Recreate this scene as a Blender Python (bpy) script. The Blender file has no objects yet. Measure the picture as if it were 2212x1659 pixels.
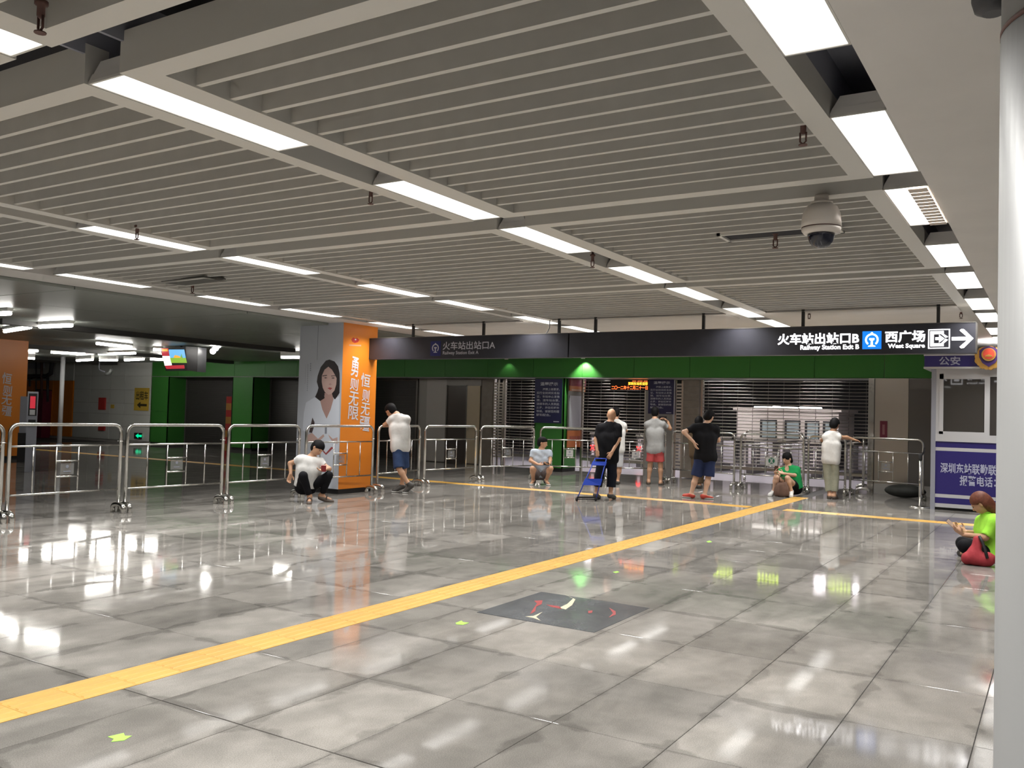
import bpy, bmesh, math, random
import numpy as np
from mathutils import Vector, Matrix

random.seed(7)
S = bpy.context.scene
COL = S.collection

# ------------------------------------------------------------------ camera, world, exposure
IMG_W, IMG_H, FOC = 2212.0, 1659.0, 1907.5
YAW, PIT, ROL = 0.55566, 0.03267, 0.02784
CAM = np.array([0.0, 0.0, 1.55])
_f = np.array([math.cos(PIT)*math.cos(YAW), math.cos(PIT)*math.sin(YAW), math.sin(PIT)])
_r = np.array([math.sin(YAW), -math.cos(YAW), 0.0])
_u = np.cross(_r, _f)
_c, _s = math.cos(ROL), math.sin(ROL)
_r, _u = _c*_r + _s*_u, -_s*_r + _c*_u
cam = bpy.data.cameras.new('camera')
cam.sensor_fit = 'HORIZONTAL'; cam.sensor_width = 36.0
cam.lens = FOC/IMG_W*36.0
cam.clip_start = 0.05; cam.clip_end = 200
camo = bpy.data.objects.new('camera', cam); COL.objects.link(camo)
M = Matrix.Identity(4)
for i in range(3):
    M[i][0] = _r[i]; M[i][1] = _u[i]; M[i][2] = -_f[i]; M[i][3] = CAM[i]
camo.matrix_world = M
S.camera = camo

w = bpy.data.worlds.new('world'); S.world = w; w.use_nodes = True
w.node_tree.nodes['Background'].inputs[0].default_value = (0.55, 0.6, 0.65, 1)
w.node_tree.nodes['Background'].inputs[1].default_value = 0.02
S.view_settings.view_transform = 'Standard'
S.view_settings.look = 'None'
S.view_settings.exposure = 0.55
S.view_settings.gamma = 1.0
S.view_settings.use_curve_mapping = False
PANEL_POWER = 1.4       # what the louvred panels show at a low angle
PANEL_WATTS = 25.0      # light each panel throws down
PANEL_SPREAD = 128.0
TUBE_POWER = 22.0


def at(px, py, ax, v):
    """the point of the photograph's pixel px, py on the plane where coordinate ax is v"""
    d = _f + _r*(px-IMG_W/2)/FOC + _u*(IMG_H/2-py)/FOC
    return CAM + d*((v-CAM[ax])/d[ax])


def gnd(px, py):
    return at(px, py, 2, 0.0)


# ------------------------------------------------------------------ materials
MATS = {}


def mat(name, col, rough=0.5, metal=0.0, spec=0.5, emit=None, power=0.0, grain=0.0, gscale=8.0,
        rand=0.0, bump=0.0, bscale=60.0, alpha=1.0, trans=0.0, coat=0.0, rgrain=0.0):
    if name in MATS:
        return MATS[name]
    m = bpy.data.materials.new(name); m.use_nodes = True
    nt = m.node_tree; p = nt.nodes['Principled BSDF']
    c = tuple(col) + (1.0,)
    p.inputs['Base Color'].default_value = c
    p.inputs['Roughness'].default_value = rough
    p.inputs['Metallic'].default_value = metal
    p.inputs['Specular IOR Level'].default_value = spec
    p.inputs['Alpha'].default_value = alpha
    p.inputs['Transmission Weight'].default_value = trans
    p.inputs['Coat Weight'].default_value = coat
    if emit is not None:
        p.inputs['Emission Color'].default_value = tuple(emit) + (1.0,)
        p.inputs['Emission Strength'].default_value = power
    tc = nt.nodes.new('ShaderNodeTexCoord')
    src = None
    if grain or rgrain:
        n = nt.nodes.new('ShaderNodeTexNoise')
        n.inputs['Scale'].default_value = gscale; n.inputs['Detail'].default_value = 5
        nt.links.new(tc.outputs['Object'], n.inputs['Vector'])
    if grain:
        mr = nt.nodes.new('ShaderNodeMapRange')
        mr.inputs['From Min'].default_value = 0.25; mr.inputs['From Max'].default_value = 0.75
        mr.inputs['To Min'].default_value = 1-grain; mr.inputs['To Max'].default_value = 1+grain
        nt.links.new(n.outputs['Fac'], mr.inputs['Value'])
        src = mr.outputs['Result']
    if rgrain:
        mr2 = nt.nodes.new('ShaderNodeMapRange')
        mr2.inputs['From Min'].default_value = 0.3; mr2.inputs['From Max'].default_value = 0.7
        mr2.inputs['To Min'].default_value = max(0.02, rough-rgrain); mr2.inputs['To Max'].default_value = rough+rgrain
        nt.links.new(n.outputs['Fac'], mr2.inputs['Value'])
        nt.links.new(mr2.outputs['Result'], p.inputs['Roughness'])
    if rand:
        oi = nt.nodes.new('ShaderNodeObjectInfo')
        mr3 = nt.nodes.new('ShaderNodeMapRange')
        mr3.inputs['To Min'].default_value = 1-rand; mr3.inputs['To Max'].default_value = 1+rand
        nt.links.new(oi.outputs['Random'], mr3.inputs['Value'])
        if src is None:
            src = mr3.outputs['Result']
        else:
            mm = nt.nodes.new('ShaderNodeMath'); mm.operation = 'MULTIPLY'
            nt.links.new(src, mm.inputs[0]); nt.links.new(mr3.outputs['Result'], mm.inputs[1])
            src = mm.outputs[0]
    if src is not None:
        mx = nt.nodes.new('ShaderNodeVectorMath'); mx.operation = 'SCALE'
        mx.inputs[0].default_value = tuple(col)
        nt.links.new(src, mx.inputs['Scale'])
        nt.links.new(mx.outputs[0], p.inputs['Base Color'])
    if bump:
        nb = nt.nodes.new('ShaderNodeTexNoise'); nb.inputs['Scale'].default_value = bscale
        nb.inputs['Detail'].default_value = 4
        nt.links.new(tc.outputs['Object'], nb.inputs['Vector'])
        bu = nt.nodes.new('ShaderNodeBump'); bu.inputs['Strength'].default_value = bump
        bu.inputs['Distance'].default_value = 0.01
        nt.links.new(nb.outputs['Fac'], bu.inputs['Height'])
        nt.links.new(bu.outputs['Normal'], p.inputs['Normal'])
    MATS[name] = m
    return m


def granite(name, base, rough, drand, edge=False):
    """polished grey granite with worn, stained patches and a slab by slab shade"""
    m = bpy.data.materials.new(name); m.use_nodes = True
    nt = m.node_tree; p = nt.nodes['Principled BSDF']; L = nt.links
    tc = nt.nodes.new('ShaderNodeTexCoord')
    geo = nt.nodes.new('ShaderNodeNewGeometry')

    def noise(scale, detail, vec, dist=0.0):
        n = nt.nodes.new('ShaderNodeTexNoise'); n.inputs['Scale'].default_value = scale
        n.inputs['Detail'].default_value = detail; n.inputs['Distortion'].default_value = dist
        L.new(vec, n.inputs['Vector']); return n.outputs['Fac']

    def mrange(v, a, b, c, d):
        r = nt.nodes.new('ShaderNodeMapRange')
        for k, x in zip(('From Min', 'From Max', 'To Min', 'To Max'), (a, b, c, d)):
            r.inputs[k].default_value = x
        L.new(v, r.inputs['Value']); return r.outputs['Result']

    def mul(a, b):
        mm = nt.nodes.new('ShaderNodeMath'); mm.operation = 'MULTIPLY'
        L.new(a, mm.inputs[0]); L.new(b, mm.inputs[1]); return mm.outputs[0]
    mp = nt.nodes.new('ShaderNodeMapping'); mp.inputs['Scale'].default_value = (0.55, 1.3, 1)
    L.new(geo.outputs['Position'], mp.inputs['Vector'])
    big = mrange(noise(1.25, 6, mp.outputs[0], 0.6), 0.38, 0.64, 0.74, 1.12)
    mid = mrange(noise(4.5, 5, geo.outputs['Position'], 0.3), 0.35, 0.65, 0.88, 1.08)
    fine = mrange(noise(190.0, 3, geo.outputs['Position']), 0.35, 0.65, 0.82, 1.18)
    oi = nt.nodes.new('ShaderNodeObjectInfo')
    rnd = mrange(oi.outputs['Random'], 0, 1, 1-drand, 1+drand)
    tot = mul(mul(big, mid), mul(fine, rnd))
    if edge:                       # dirt soaked in along the edges of each slab, uneven
        sx = nt.nodes.new('ShaderNodeSeparateXYZ'); L.new(tc.outputs['Object'], sx.inputs[0])

        def op(o_, a_, b_=None):
            q_ = nt.nodes.new('ShaderNodeMath'); q_.operation = o_
            for i_, x_ in enumerate((a_, b_)):
                if x_ is None: continue
                if isinstance(x_, float): q_.inputs[i_].default_value = x_
                else: L.new(x_, q_.inputs[i_])
            return q_.outputs[0]
        e = op('MINIMUM', op('SUBTRACT', 0.465, op('ABSOLUTE', sx.outputs[0])), op('SUBTRACT', 0.3025, op('ABSOLUTE', sx.outputs[1])))
        wob = mrange(noise(3.2, 4, geo.outputs['Position'], 0.5), 0.42, 0.70, -0.01, 0.075)
        st = mrange(op('SUBTRACT', e, wob), -0.01, 0.02, 0.72, 1.0)
        tot = mul(tot, st)
    sc = nt.nodes.new('ShaderNodeVectorMath'); sc.operation = 'SCALE'
    sc.inputs[0].default_value = base
    L.new(tot, sc.inputs['Scale']); L.new(sc.outputs[0], p.inputs['Base Color'])
    rr = mrange(noise(2.2, 5, geo.outputs['Position'], 0.4), 0.35, 0.65, rough*0.7, rough*1.5)
    L.new(rr, p.inputs['Roughness'])
    p.inputs['Specular IOR Level'].default_value = 0.33
    MATS[name] = m
    return m


FLOOR = granite('polished_granite', (0.285, 0.268, 0.245), 0.055, 0.17, True)
FIELD = granite('polished_granite_field', (0.27, 0.255, 0.235), 0.055, 0.0)
JOINT = mat('floor_joint', (0.07, 0.068, 0.065), 0.7)
PLATE = granite('dark_granite_plate', (0.10, 0.105, 0.112), 0.2, 0.0)
YELLOW = mat('tactile_yellow', (0.56, 0.325, 0.07), 0.42, grain=0.1, gscale=5, rand=0.07)
SLAT = mat('ceiling_slat_paint', (0.62, 0.605, 0.57), 0.5, grain=0.04, rand=0.03)
FRAMEM = mat('ceiling_frame_paint', (0.66, 0.645, 0.605), 0.48)
PLASTER = mat('ceiling_plaster', (0.70, 0.675, 0.645), 0.6, grain=0.05, gscale=2)
VOID = mat('ceiling_void', (0.028, 0.028, 0.034), 0.9)
CHANNEL = mat('light_channel', (0.30, 0.31, 0.36), 0.55)
HOUSING = mat('lamp_housing', (0.82, 0.80, 0.77), 0.4)
DIFF = mat('lamp_diffuser', (0.9, 0.9, 0.9), 0.4, emit=(1.0, 0.985, 0.955), power=PANEL_POWER)
TUBE = mat('lamp_tube', (0.9, 0.9, 0.9), 0.4, emit=(1.0, 0.97, 0.91), power=TUBE_POWER)
GLOSSCEIL = mat('glossy_ceiling_panel', (0.30, 0.32, 0.295), 0.38, spec=0.22)
WHITEWALL = mat('white_wall_panel', (0.62, 0.63, 0.60), 0.35, rand=0.05)
GREEN = mat('green_panel', (0.045, 0.20, 0.035), 0.45, spec=0.3, rand=0.06)
GREENSIDE = mat('green_reveal', (0.04, 0.17, 0.035), 0.35)
ORANGE = mat('orange_panel', (0.72, 0.22, 0.018), 0.38, rand=0.04)
DARKSLAT = mat('dark_shutter', (0.045, 0.04, 0.037), 0.45, metal=0.3)
BARM = mat('shutter_bar', (0.52, 0.48, 0.43), 0.3, metal=0.9)
STEEL = mat('stainless_steel', (0.62, 0.61, 0.58), 0.2, metal=1.0, rgrain=0.06, gscale=20)
BRUSHED = mat('brushed_steel_panel', (0.46, 0.42, 0.37), 0.3, metal=0.9)
DARKSTEEL = mat('dark_steel', (0.17, 0.16, 0.15), 0.4, metal=0.6)
SIGNBODY = mat('sign_body', (0.035, 0.035, 0.045), 0.38, grain=0.1)
BLACK = mat('black', (0.012, 0.012, 0.013), 0.6)
ROD = mat('sign_rod', (0.03, 0.03, 0.03), 0.5)
LETTER_LIT = mat('lit_lettering', (0.9, 0.9, 0.9), 0.5, emit=(1, 0.98, 1.0), power=1.7)
LETTER_DIM = mat('unlit_lettering', (0.62, 0.62, 0.68), 0.45)
LOGO_BLUE = mat('logo_blue_unlit', (0.02, 0.025, 0.16), 0.4)
LOGO_LIT = mat('logo_blue_lit', (0.02, 0.2, 0.7), 0.4, emit=(0.005, 0.2, 0.85), power=0.75)
BLUE = mat('police_blue', (0.025, 0.018, 0.15), 0.38)
WHITEP = mat('white_paint', (0.52, 0.52, 0.54), 0.4)
GREYPOST = mat('grey_profile', (0.30, 0.31, 0.36), 0.4)
GREYTXT = mat('grey_lettering', (0.42, 0.44, 0.58), 0.5)
GLASS = mat('window_glass', (0.06, 0.055, 0.05), 0.03, spec=0.8)
CURTAIN = mat('pale_curtain', (0.32, 0.29, 0.27), 0.8, grain=0.2, gscale=20)
GOLD = mat('gold_badge', (0.66, 0.38, 0.10), 0.3, metal=0.85)
BADGE_RED = mat('badge_red', (0.38, 0.04, 0.02), 0.35)
BADGE_BLUE = mat('badge_navy', (0.03, 0.012, 0.07), 0.35)
SIGNBLUE = mat('notice_navy', (0.012, 0.013, 0.075), 0.35)
NOTETXT = mat('notice_lettering', (0.55, 0.56, 0.68), 0.5)
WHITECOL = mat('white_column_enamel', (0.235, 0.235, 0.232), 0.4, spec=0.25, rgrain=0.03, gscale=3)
LEDRED = mat('led_red', (0.1, 0, 0), 0.5, emit=(1.0, 0.10, 0.02), power=4.5)
LEDX = mat('led_cross_red', (0.1, 0, 0), 0.5, emit=(1.0, 0.03, 0.03), power=2.5)
LEDYEL = mat('led_yellow', (0.1, 0.1, 0), 0.5, emit=(0.62, 0.85, 0.05), power=5.0)
LEDGRN = mat('led_green', (0, 0.1, 0.03), 0.5, emit=(0.0, 0.95, 0.42), power=0.6)
STICKER = mat('green_sticker', (0.36, 0.78, 0.10), 0.5)
STONE = mat('brown_stone', (0.27, 0.235, 0.2), 0.4, grain=0.15, gscale=6)
BEIGE = mat('beige_panel', (0.64, 0.54, 0.38), 0.4)
GREYPANEL = mat('grey_panel', (0.38, 0.365, 0.34), 0.4)
KIOSKM = mat('kiosk_white', (0.62, 0.56, 0.50), 0.45)
INFLOOR = mat('inner_floor', (0.55, 0.52, 0.56), 0.2)
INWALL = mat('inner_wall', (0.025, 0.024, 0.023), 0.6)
TURN = mat('turnstile_grey', (0.10, 0.092, 0.09), 0.4, metal=0.3)
RED = mat('red_paint', (0.48, 0.035, 0.03), 0.4)
MAROON = mat('maroon_cabinet', (0.16, 0.012, 0.035), 0.4)
SIGNYEL = mat('sign_yellow', (0.62, 0.42, 0.06), 0.45)
SIGNBLK = mat('sign_black', (0.03, 0.025, 0.01), 0.6)
CAMWHITE = mat('camera_housing', (0.78, 0.72, 0.66), 0.28)
CAMDOME = mat('camera_dome', (0.02, 0.022, 0.035), 0.05, spec=0.7)
RUST = mat('sprinkler_rust', (0.11, 0.05, 0.04), 0.6)
SKIN = mat('skin', (0.50, 0.28, 0.17), 0.5)
SKINL = mat('skin_light', (0.58, 0.36, 0.25), 0.5)
HAIR = mat('black_hair', (0.0055, 0.005, 0.0055), 0.7, spec=0.15)
HAIRRED = mat('auburn_hair', (0.13, 0.04, 0.022), 0.6, spec=0.3, grain=0.3, gscale=40)
LIP = mat('lips', (0.36, 0.10, 0.08), 0.5)
EYE = mat('eye_dark', (0.02, 0.015, 0.012), 0.3)
SCREEN_RED = mat('screen_red', (0.1, 0, 0), 0.4, emit=(0.55, 0.03, 0.05), power=0.6)
SCREEN_WHITE = mat('screen_white', (0.1, 0.1, 0.1), 0.4, emit=(1, 1, 1), power=0.9)
SCREEN_SKY = mat('screen_sky', (0.0, 0.05, 0.1), 0.4, emit=(0.18, 0.55, 0.95), power=0.65)
SCREEN_GRASS = mat('screen_grass', (0.0, 0.1, 0.0), 0.4, emit=(0.33, 0.55, 0.05), power=0.6)
SCREEN_AMBER = mat('screen_amber', (0.1, 0.05, 0), 0.4, emit=(1.0, 0.45, 0.05), power=0.7)
SCREEN_TREE = mat('screen_tree', (0, 0.1, 0), 0.4, emit=(0.18, 0.45, 0.12), power=0.6)
PHONESCR = mat('phone_body', (0.02, 0.018, 0.02), 0.25)


def cloth(name, col, rough=0.85):
    return mat('cloth_'+name, col, rough, spec=0.2, bump=0.25, bscale=90, grain=0.06, gscale=25)


# ------------------------------------------------------------------ mesh building
def N(a):
    a = np.asarray(a, float); l = np.linalg.norm(a)
    return a/l if l > 1e-12 else a


class MB:
    def __init__(s):
        s.v = []; s.f = []; s.sm = []

    def add(s, vs, fs, smooth=False):
        b = len(s.v); s.v.extend([tuple(map(float, v)) for v in vs])
        s.f.extend([tuple(b+i for i in f) for f in fs]); s.sm.extend([smooth]*len(fs))
        return s

    def box(s, x0, x1, y0, y1, z0, z1):
        if x0 > x1: x0, x1 = x1, x0
        if y0 > y1: y0, y1 = y1, y0
        if z0 > z1: z0, z1 = z1, z0
        v = [(x, y, z) for z in (z0, z1) for y in (y0, y1) for x in (x0, x1)]
        return s.add(v, [(0, 2, 3, 1), (4, 5, 7, 6), (0, 1, 5, 4), (2, 6, 7, 3), (0, 4, 6, 2), (1, 3, 7, 5)])

    def bevbox(s, x0, x1, y0, y1, z0, z1, b):
        """box whose upper edges are chamfered by b"""
        v = [(x0, y0, z0), (x1, y0, z0), (x1, y1, z0), (x0, y1, z0),
             (x0, y0, z1-b), (x1, y0, z1-b), (x1, y1, z1-b), (x0, y1, z1-b),
             (x0+b, y0+b, z1), (x1-b, y0+b, z1), (x1-b, y1-b, z1), (x0+b, y1-b, z1)]
        f = [(3, 2, 1, 0), (8, 9, 10, 11)]
        for i in range(4):
            j = (i+1) % 4
            f += [(i, j, 4+j, 4+i), (4+i, 4+j, 8+j, 8+i)]
        return s.add(v, f)

    def hexa(s, p):
        """8 corner points: 4 below, 4 above, same order"""
        return s.add(p, [(3, 2, 1, 0), (4, 5, 6, 7), (0, 1, 5, 4), (1, 2, 6, 5), (2, 3, 7, 6), (3, 0, 4, 7)])

    def tube(s, pts, r, n=8, caps=True, closed=False):
        pts = [np.asarray(p, float) for p in pts]; m = len(pts)
        rs = r if isinstance(r, (list, tuple)) else [r]*m
        vs = []; prev = None
        for i, p in enumerate(pts):
            a = pts[i-1] if (i > 0 or closed) else pts[0]
            b = pts[(i+1) % m] if (i < m-1 or closed) else pts[-1]
            t = N(b-a)
            if prev is None:
                h = np.array([0, 0, 1.0]) if abs(t[2]) < 0.9 else np.array([1.0, 0, 0])
                e1 = N(np.cross(t, h))
            else:
                e1 = N(prev - t*(prev@t))
            prev = e1; e2 = np.cross(t, e1)
            for k in range(n):
                an = 2*math.pi*k/n
                vs.append(p + rs[i]*(math.cos(an)*e1 + math.sin(an)*e2))
        fs = []
        for i in range(m if closed else m-1):
            j = (i+1) % m
            for k in range(n):
                l = (k+1) % n
                fs.append((i*n+k, i*n+l, j*n+l, j*n+k))
        s.add(vs, fs, True)
        if caps and not closed:
            b = len(s.v)-len(vs)
            s.f.append(tuple(b+k for k in reversed(range(n)))); s.sm.append(False)
            s.f.append(tuple(b+(m-1)*n+k for k in range(n))); s.sm.append(False)
        return s

    def lathe(s, prof, c=(0, 0, 0), n=20, axis=2):
        vs = []; fs = []
        for (r, z) in prof:
            for k in range(n):
                a = 2*math.pi*k/n; p = [r*math.cos(a), r*math.sin(a), z]
                if axis == 0: p = [p[2], p[0], p[1]]
                if axis == 1: p = [p[0], p[2], p[1]]
                vs.append((p[0]+c[0], p[1]+c[1], p[2]+c[2]))
        m = len(prof)
        for i in range(m-1):
            for k in range(n):
                l = (k+1) % n
                fs.append((i*n+k, i*n+l, (i+1)*n+l, (i+1)*n+k))
        s.add(vs, fs, True)
        b = len(s.v)-len(vs)
        s.f.append(tuple(b+k for k in reversed(range(n)))); s.sm.append(False)
        s.f.append(tuple(b+(m-1)*n+k for k in range(n))); s.sm.append(False)
        return s

    def prism(s, poly, o, xd, yd, depth):
        """polygon (u, v) placed at o along xd, yd, of the given thickness towards the viewer side xd x yd"""
        o = np.asarray(o, float); xd = np.asarray(xd, float); yd = np.asarray(yd, float)
        nrm = N(np.cross(xd, yd)); k = len(poly)
        ar = sum(poly[i][0]*poly[(i+1) % k][1]-poly[(i+1) % k][0]*poly[i][1] for i in range(k))
        if ar < 0: poly = poly[::-1]
        a = [o + xd*u + yd*v for u, v in poly]; b = [p + nrm*depth for p in a]
        fs = [tuple(reversed(range(k))), tuple(range(k, 2*k))]
        for i in range(k):
            j = (i+1) % k
            fs.append((i, j, k+j, k+i))
        return s.add(a+b, fs)

    def sphere(s, c, r, n=12, m=8, sc=(1, 1, 1)):
        prof = [(max(1e-4, r*math.sin(math.pi*i/m)), -r*math.cos(math.pi*i/m)) for i in range(m+1)]
        b0 = len(s.v); s.lathe(prof, (0, 0, 0), n)
        for i in range(b0, len(s.v)):
            x, y, z = s.v[i]; s.v[i] = (x*sc[0]+c[0], y*sc[1]+c[1], z*sc[2]+c[2])
        return s

    def mesh(s, name, shift=(0, 0, 0)):
        me = bpy.data.meshes.new(name)
        v = np.array(s.v, float) - np.asarray(shift, float)
        me.from_pydata(v.tolist(), [], s.f)
        me.polygons.foreach_set('use_smooth', s.sm)
        me.update()
        return me


def link(name, data):
    o = bpy.data.objects.new(name, data); COL.objects.link(o)
    return o


ROOTLOC = {}


def rloc(o):
    while o is not None:
        if o.name in ROOTLOC: return ROOTLOC[o.name]
        o = o.parent
    return (0, 0, 0)


def thing(name, label, cat, loc=(0, 0, 0), group=None):
    """an Empty at the thing's base; its parts are given in world coordinates"""
    o = link(name, None); o.location = [float(x) for x in loc]
    o.empty_display_size = 0.1
    ROOTLOC[o.name] = tuple(float(x) for x in loc)
    o['label'] = label; o['category'] = cat
    if group: o['group'] = group
    return o


def part(name, mb, m, parent, label=None):
    sh = rloc(parent)
    me = mb.mesh(name, sh) if isinstance(mb, MB) else mb
    if m is not None: me.materials.append(m)
    o = link(name, me); o.parent = parent
    if label: o['label'] = label
    return o


def single(name, mb, m, label, cat, group=None, loc=None):
    loc = loc if loc is not None else np.mean(np.array(mb.v), axis=0)
    me = mb.mesh(name, loc); me.materials.append(m)
    o = link(name, me); o.location = [float(x) for x in loc]; ROOTLOC[o.name] = tuple(map(float, loc))
    o['label'] = label; o['category'] = cat
    if group: o['group'] = group
    return o


def struct(name, mb=None, m=None):
    if mb is None:
        o = link(name, None)
    else:
        me = mb.mesh(name); me.materials.append(m); o = link(name, me)
    o['kind'] = 'structure'; ROOTLOC[o.name] = (0, 0, 0)
    return o


_TXT = {}


def text_poly(body, bold):
    key = (body, bold)
    if key not in _TXT:
        cu = bpy.data.curves.new('t', 'FONT'); cu.body = body; cu.size = 1.0; cu.offset = bold
        cu.resolution_u = 3; cu.space_line = 1.05
        o = bpy.data.objects.new('t', cu); COL.objects.link(o)
        dg = bpy.context.evaluated_depsgraph_get()
        me = bpy.data.meshes.new_from_object(o.evaluated_get(dg))
        v = np.array([tuple(x.co) for x in me.vertices])[:, :2]
        f = [tuple(p.vertices) for p in me.polygons]
        bpy.data.objects.remove(o); bpy.data.curves.remove(cu); bpy.data.meshes.remove(me)
        lo, hi = v.min(0), v.max(0)
        _TXT[key] = ((v-lo)/(hi-lo), f)
    return _TXT[key]


def text(name, body, box, o, xd, yd, m, parent, bold=0.0, off=0.003):
    u0, u1, v0, v1 = box
    v, f = text_poly(body, bold)
    o = np.asarray(o, float); xd = np.asarray(xd, float); yd = np.asarray(yd, float)
    n = N(np.cross(xd, yd))
    P = o + n*off + np.outer(u0+v[:, 0]*(u1-u0), xd) + np.outer(v0+v[:, 1]*(v1-v0), yd)
    mb = MB(); mb.add(P.tolist(), f)
    return part(name, mb, m, parent)


XD, YD, ZD = np.eye(3)
FX = -YD            # reading direction on a wall that faces the camera along -X
# on X = const walls: origin at y = 0, so u = -y


def wallbox(mb, y0, y1, z0, z1, X, t):
    return mb.box(X-t, X, y0, y1, z0, z1)


# ------------------------------------------------------------------ floor
XJ = [3.02+0.93*k for k in range(-8, 22)]
YJ = [-2.68+0.605*k for k in range(0, 12)]           # ... 0.95 1.555 2.16 2.765 3.37 3.975
YJ = [y for y in YJ if y < 4.0] + [4.295]
YJ2 = [4.60+0.605*k for k in range(0, 45)]
floor = struct('floor', MB().box(-9, 21.7, -4, 40, -0.15, -0.006), JOINT)


def inview(x, y, z=0, m=0.12):
    v = np.array([x, y, z])-CAM; d = v@_f
    if d < 0.5: return False
    return abs(v@_r/d*FOC) < IMG_W/2*(1+m) and abs(v@_u/d*FOC) < IMG_H/2*(1+m)


cells = []
STX0, STX1 = 15.45, 15.75
for ys in (YJ, YJ2):
    for a, b in zip(ys[:-1], ys[1:]):
        for c, d in zip(XJ[:-1], XJ[1:]):
            segs = [(c, d)]
            if c < STX0 < d or c < STX1 < d:
                segs = [(c, min(d, STX0)) if c < STX0 else None, (max(c, STX1), d) if d > STX1 else None]
                segs = [q for q in segs if q and q[1]-q[0] > 0.02]
            elif STX0 <= c and d <= STX1:
                segs = []
            for (e, f) in segs:
                cells.append((e, min(f, 21.7), a, b))
cells = [c for c in cells if c[1]-c[0] > 0.02]
cells.sort(key=lambda c: ((c[0]+c[1])/2)**2+((c[2]+c[3])/2)**2)
rest = MB(); ntile = 0; tmesh = {}
for (e, f, a, b) in cells:
    cx, cy = (e+f)/2, (a+b)/2
    g0 = 0.0045 if abs(e-3.02) < 0.01 else 0.0018
    g1 = 0.0045 if abs(f-3.02) < 0.01 else 0.0018
    vis = any(inview(x, y) for x in (e, f, cx) for y in (a, b, cy))
    if vis and ntile < 300:
        key = (round(f-e, 3), round(b-a, 3), g0, g1)
        if key not in tmesh:
            hx, hy = (f-e)/2, (b-a)/2
            me = MB().bevbox(-hx+g0, hx-g1, -hy+0.0018, hy-0.0018, -0.02, 0.0, 0.0015).mesh('tile')
            me.materials.append(FLOOR); tmesh[key] = me
        o = link('tile', tmesh[key]); o.parent = floor; o.location = (cx, cy, 0)
        ntile += 1
    else:
        rest.bevbox(e+g0, f-g1, a+0.0018, b-0.0018, -0.02, 0.0, 0.0015)
o = part('tile_field', rest, FIELD, floor); o['kind'] = 'stuff'

# tactile paving strips
paver = MB(); paver.bevbox(-0.149, 0.149, -0.1525, 0.1525, -0.02, 0.002, 0.001)
for k in range(4):
    y = -0.1125+0.075*k
    paver.hexa([(-0.142, y-0.017, 0.002), (0.142, y-0.017, 0.002), (0.142, y+0.017, 0.002), (-0.142, y+0.017, 0.002),
                (-0.138, y-0.011, 0.006), (0.138, y-0.011, 0.006), (0.138, y+0.011, 0.006), (-0.138, y+0.011, 0.006)])
pme = paver.mesh('paver'); pme.materials.append(YELLOW)
t = thing('tactile_strip', 'wide yellow ribbed guide strip from the lower left corner to the seated woman in green', 'paving', (8, 4.4475, 0))
n = 0
x = -0.95
while x < 18.3:
    q = link('paver', pme); q.parent = t; q.location = (x-8, 0, 0); x += 0.30
t = thing('tactile_strip', 'yellow guide strip running across the floor past the trolley and the police booth', 'paving', (15.6, 10, 0))
y = -0.9
while y < 34:
    if not (4.29 < y+0.15 and y-0.15 < 4.61):
        q = link('paver', pme); q.parent = t; q.location = (0, y-10, 0); q.rotation_euler = (0, 0, math.pi/2)
    y += 0.30

# dark inset plate with worn marks
t = thing('floor_plate', 'square dark stone plate with scuffed red and cream marks set into the pale floor', 'floor plate', (6.23, 3.315, 0))
part('slab', MB().bevbox(5.73, 6.73, 2.81, 3.82, -0.004, 0.004, 0.002), PLATE, t)
CREAM = mat('worn_cream', (0.55, 0.50, 0.36), 0.5)
WRED = mat('worn_red', (0.30, 0.05, 0.05), 0.5)


def gp(pts): return [(float(gnd(*p)[0]), float(gnd(*p)[1])) for p in pts]


for pts, m, nm in (([(1220, 1285), (1243, 1296), (1236, 1308), (1222, 1318), (1208, 1314), (1225, 1306), (1238, 1294)], CREAM, 'cream_mark'),
                   ([(1135, 1333), (1152, 1332), (1172, 1323), (1158, 1334), (1168, 1342), (1152, 1336)], CREAM, 'cream_mark'),
                   ([(1154, 1299), (1172, 1298), (1170, 1306), (1158, 1312), (1156, 1322), (1145, 1328), (1152, 1316), (1160, 1305)], WRED, 'red_mark'),
                   ([(1180, 1307), (1208, 1311), (1214, 1317), (1190, 1312)], WRED, 'red_mark'),
                   ([(1316, 1314), (1330, 1322), (1330, 1329), (1315, 1335), (1324, 1326)], WRED, 'red_mark'),
                   ([(1270, 1321), (1280, 1320), (1279, 1325), (1271, 1326)], WRED, 'red_mark')):
    part(nm, MB().prism(gp(pts), (0, 0, 0.004), XD, YD, 0.0012), m, t)

# green sticker arrows on the floor
for (lab, pts) in (('bright green arrow sticker on the floor nearest the lower left corner', [(233, 1592), (267, 1584), (270, 1590), (285, 1590), (268, 1600), (240, 1603), (246, 1597)]),
                   ('small green arrow sticker on the floor left of the dark stone plate', [(984, 1346), (997, 1341), (1000, 1344), (1013, 1346), (1000, 1350), (986, 1349)]),
                   ('tiny green sticker on the floor beyond the yellow strip and the dark plate', [(1324, 1236), (1333, 1234), (1338, 1236), (1330, 1238)]),
                   ('tiny green sticker on the floor in front of the seated woman in green', [(1526, 1170), (1533, 1168), (1538, 1171), (1530, 1172)])):
    single('floor_sticker', MB().prism(gp(pts), (0, 0, 0.0005), XD, YD, 0.0015), STICKER, lab, 'sticker')

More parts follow.
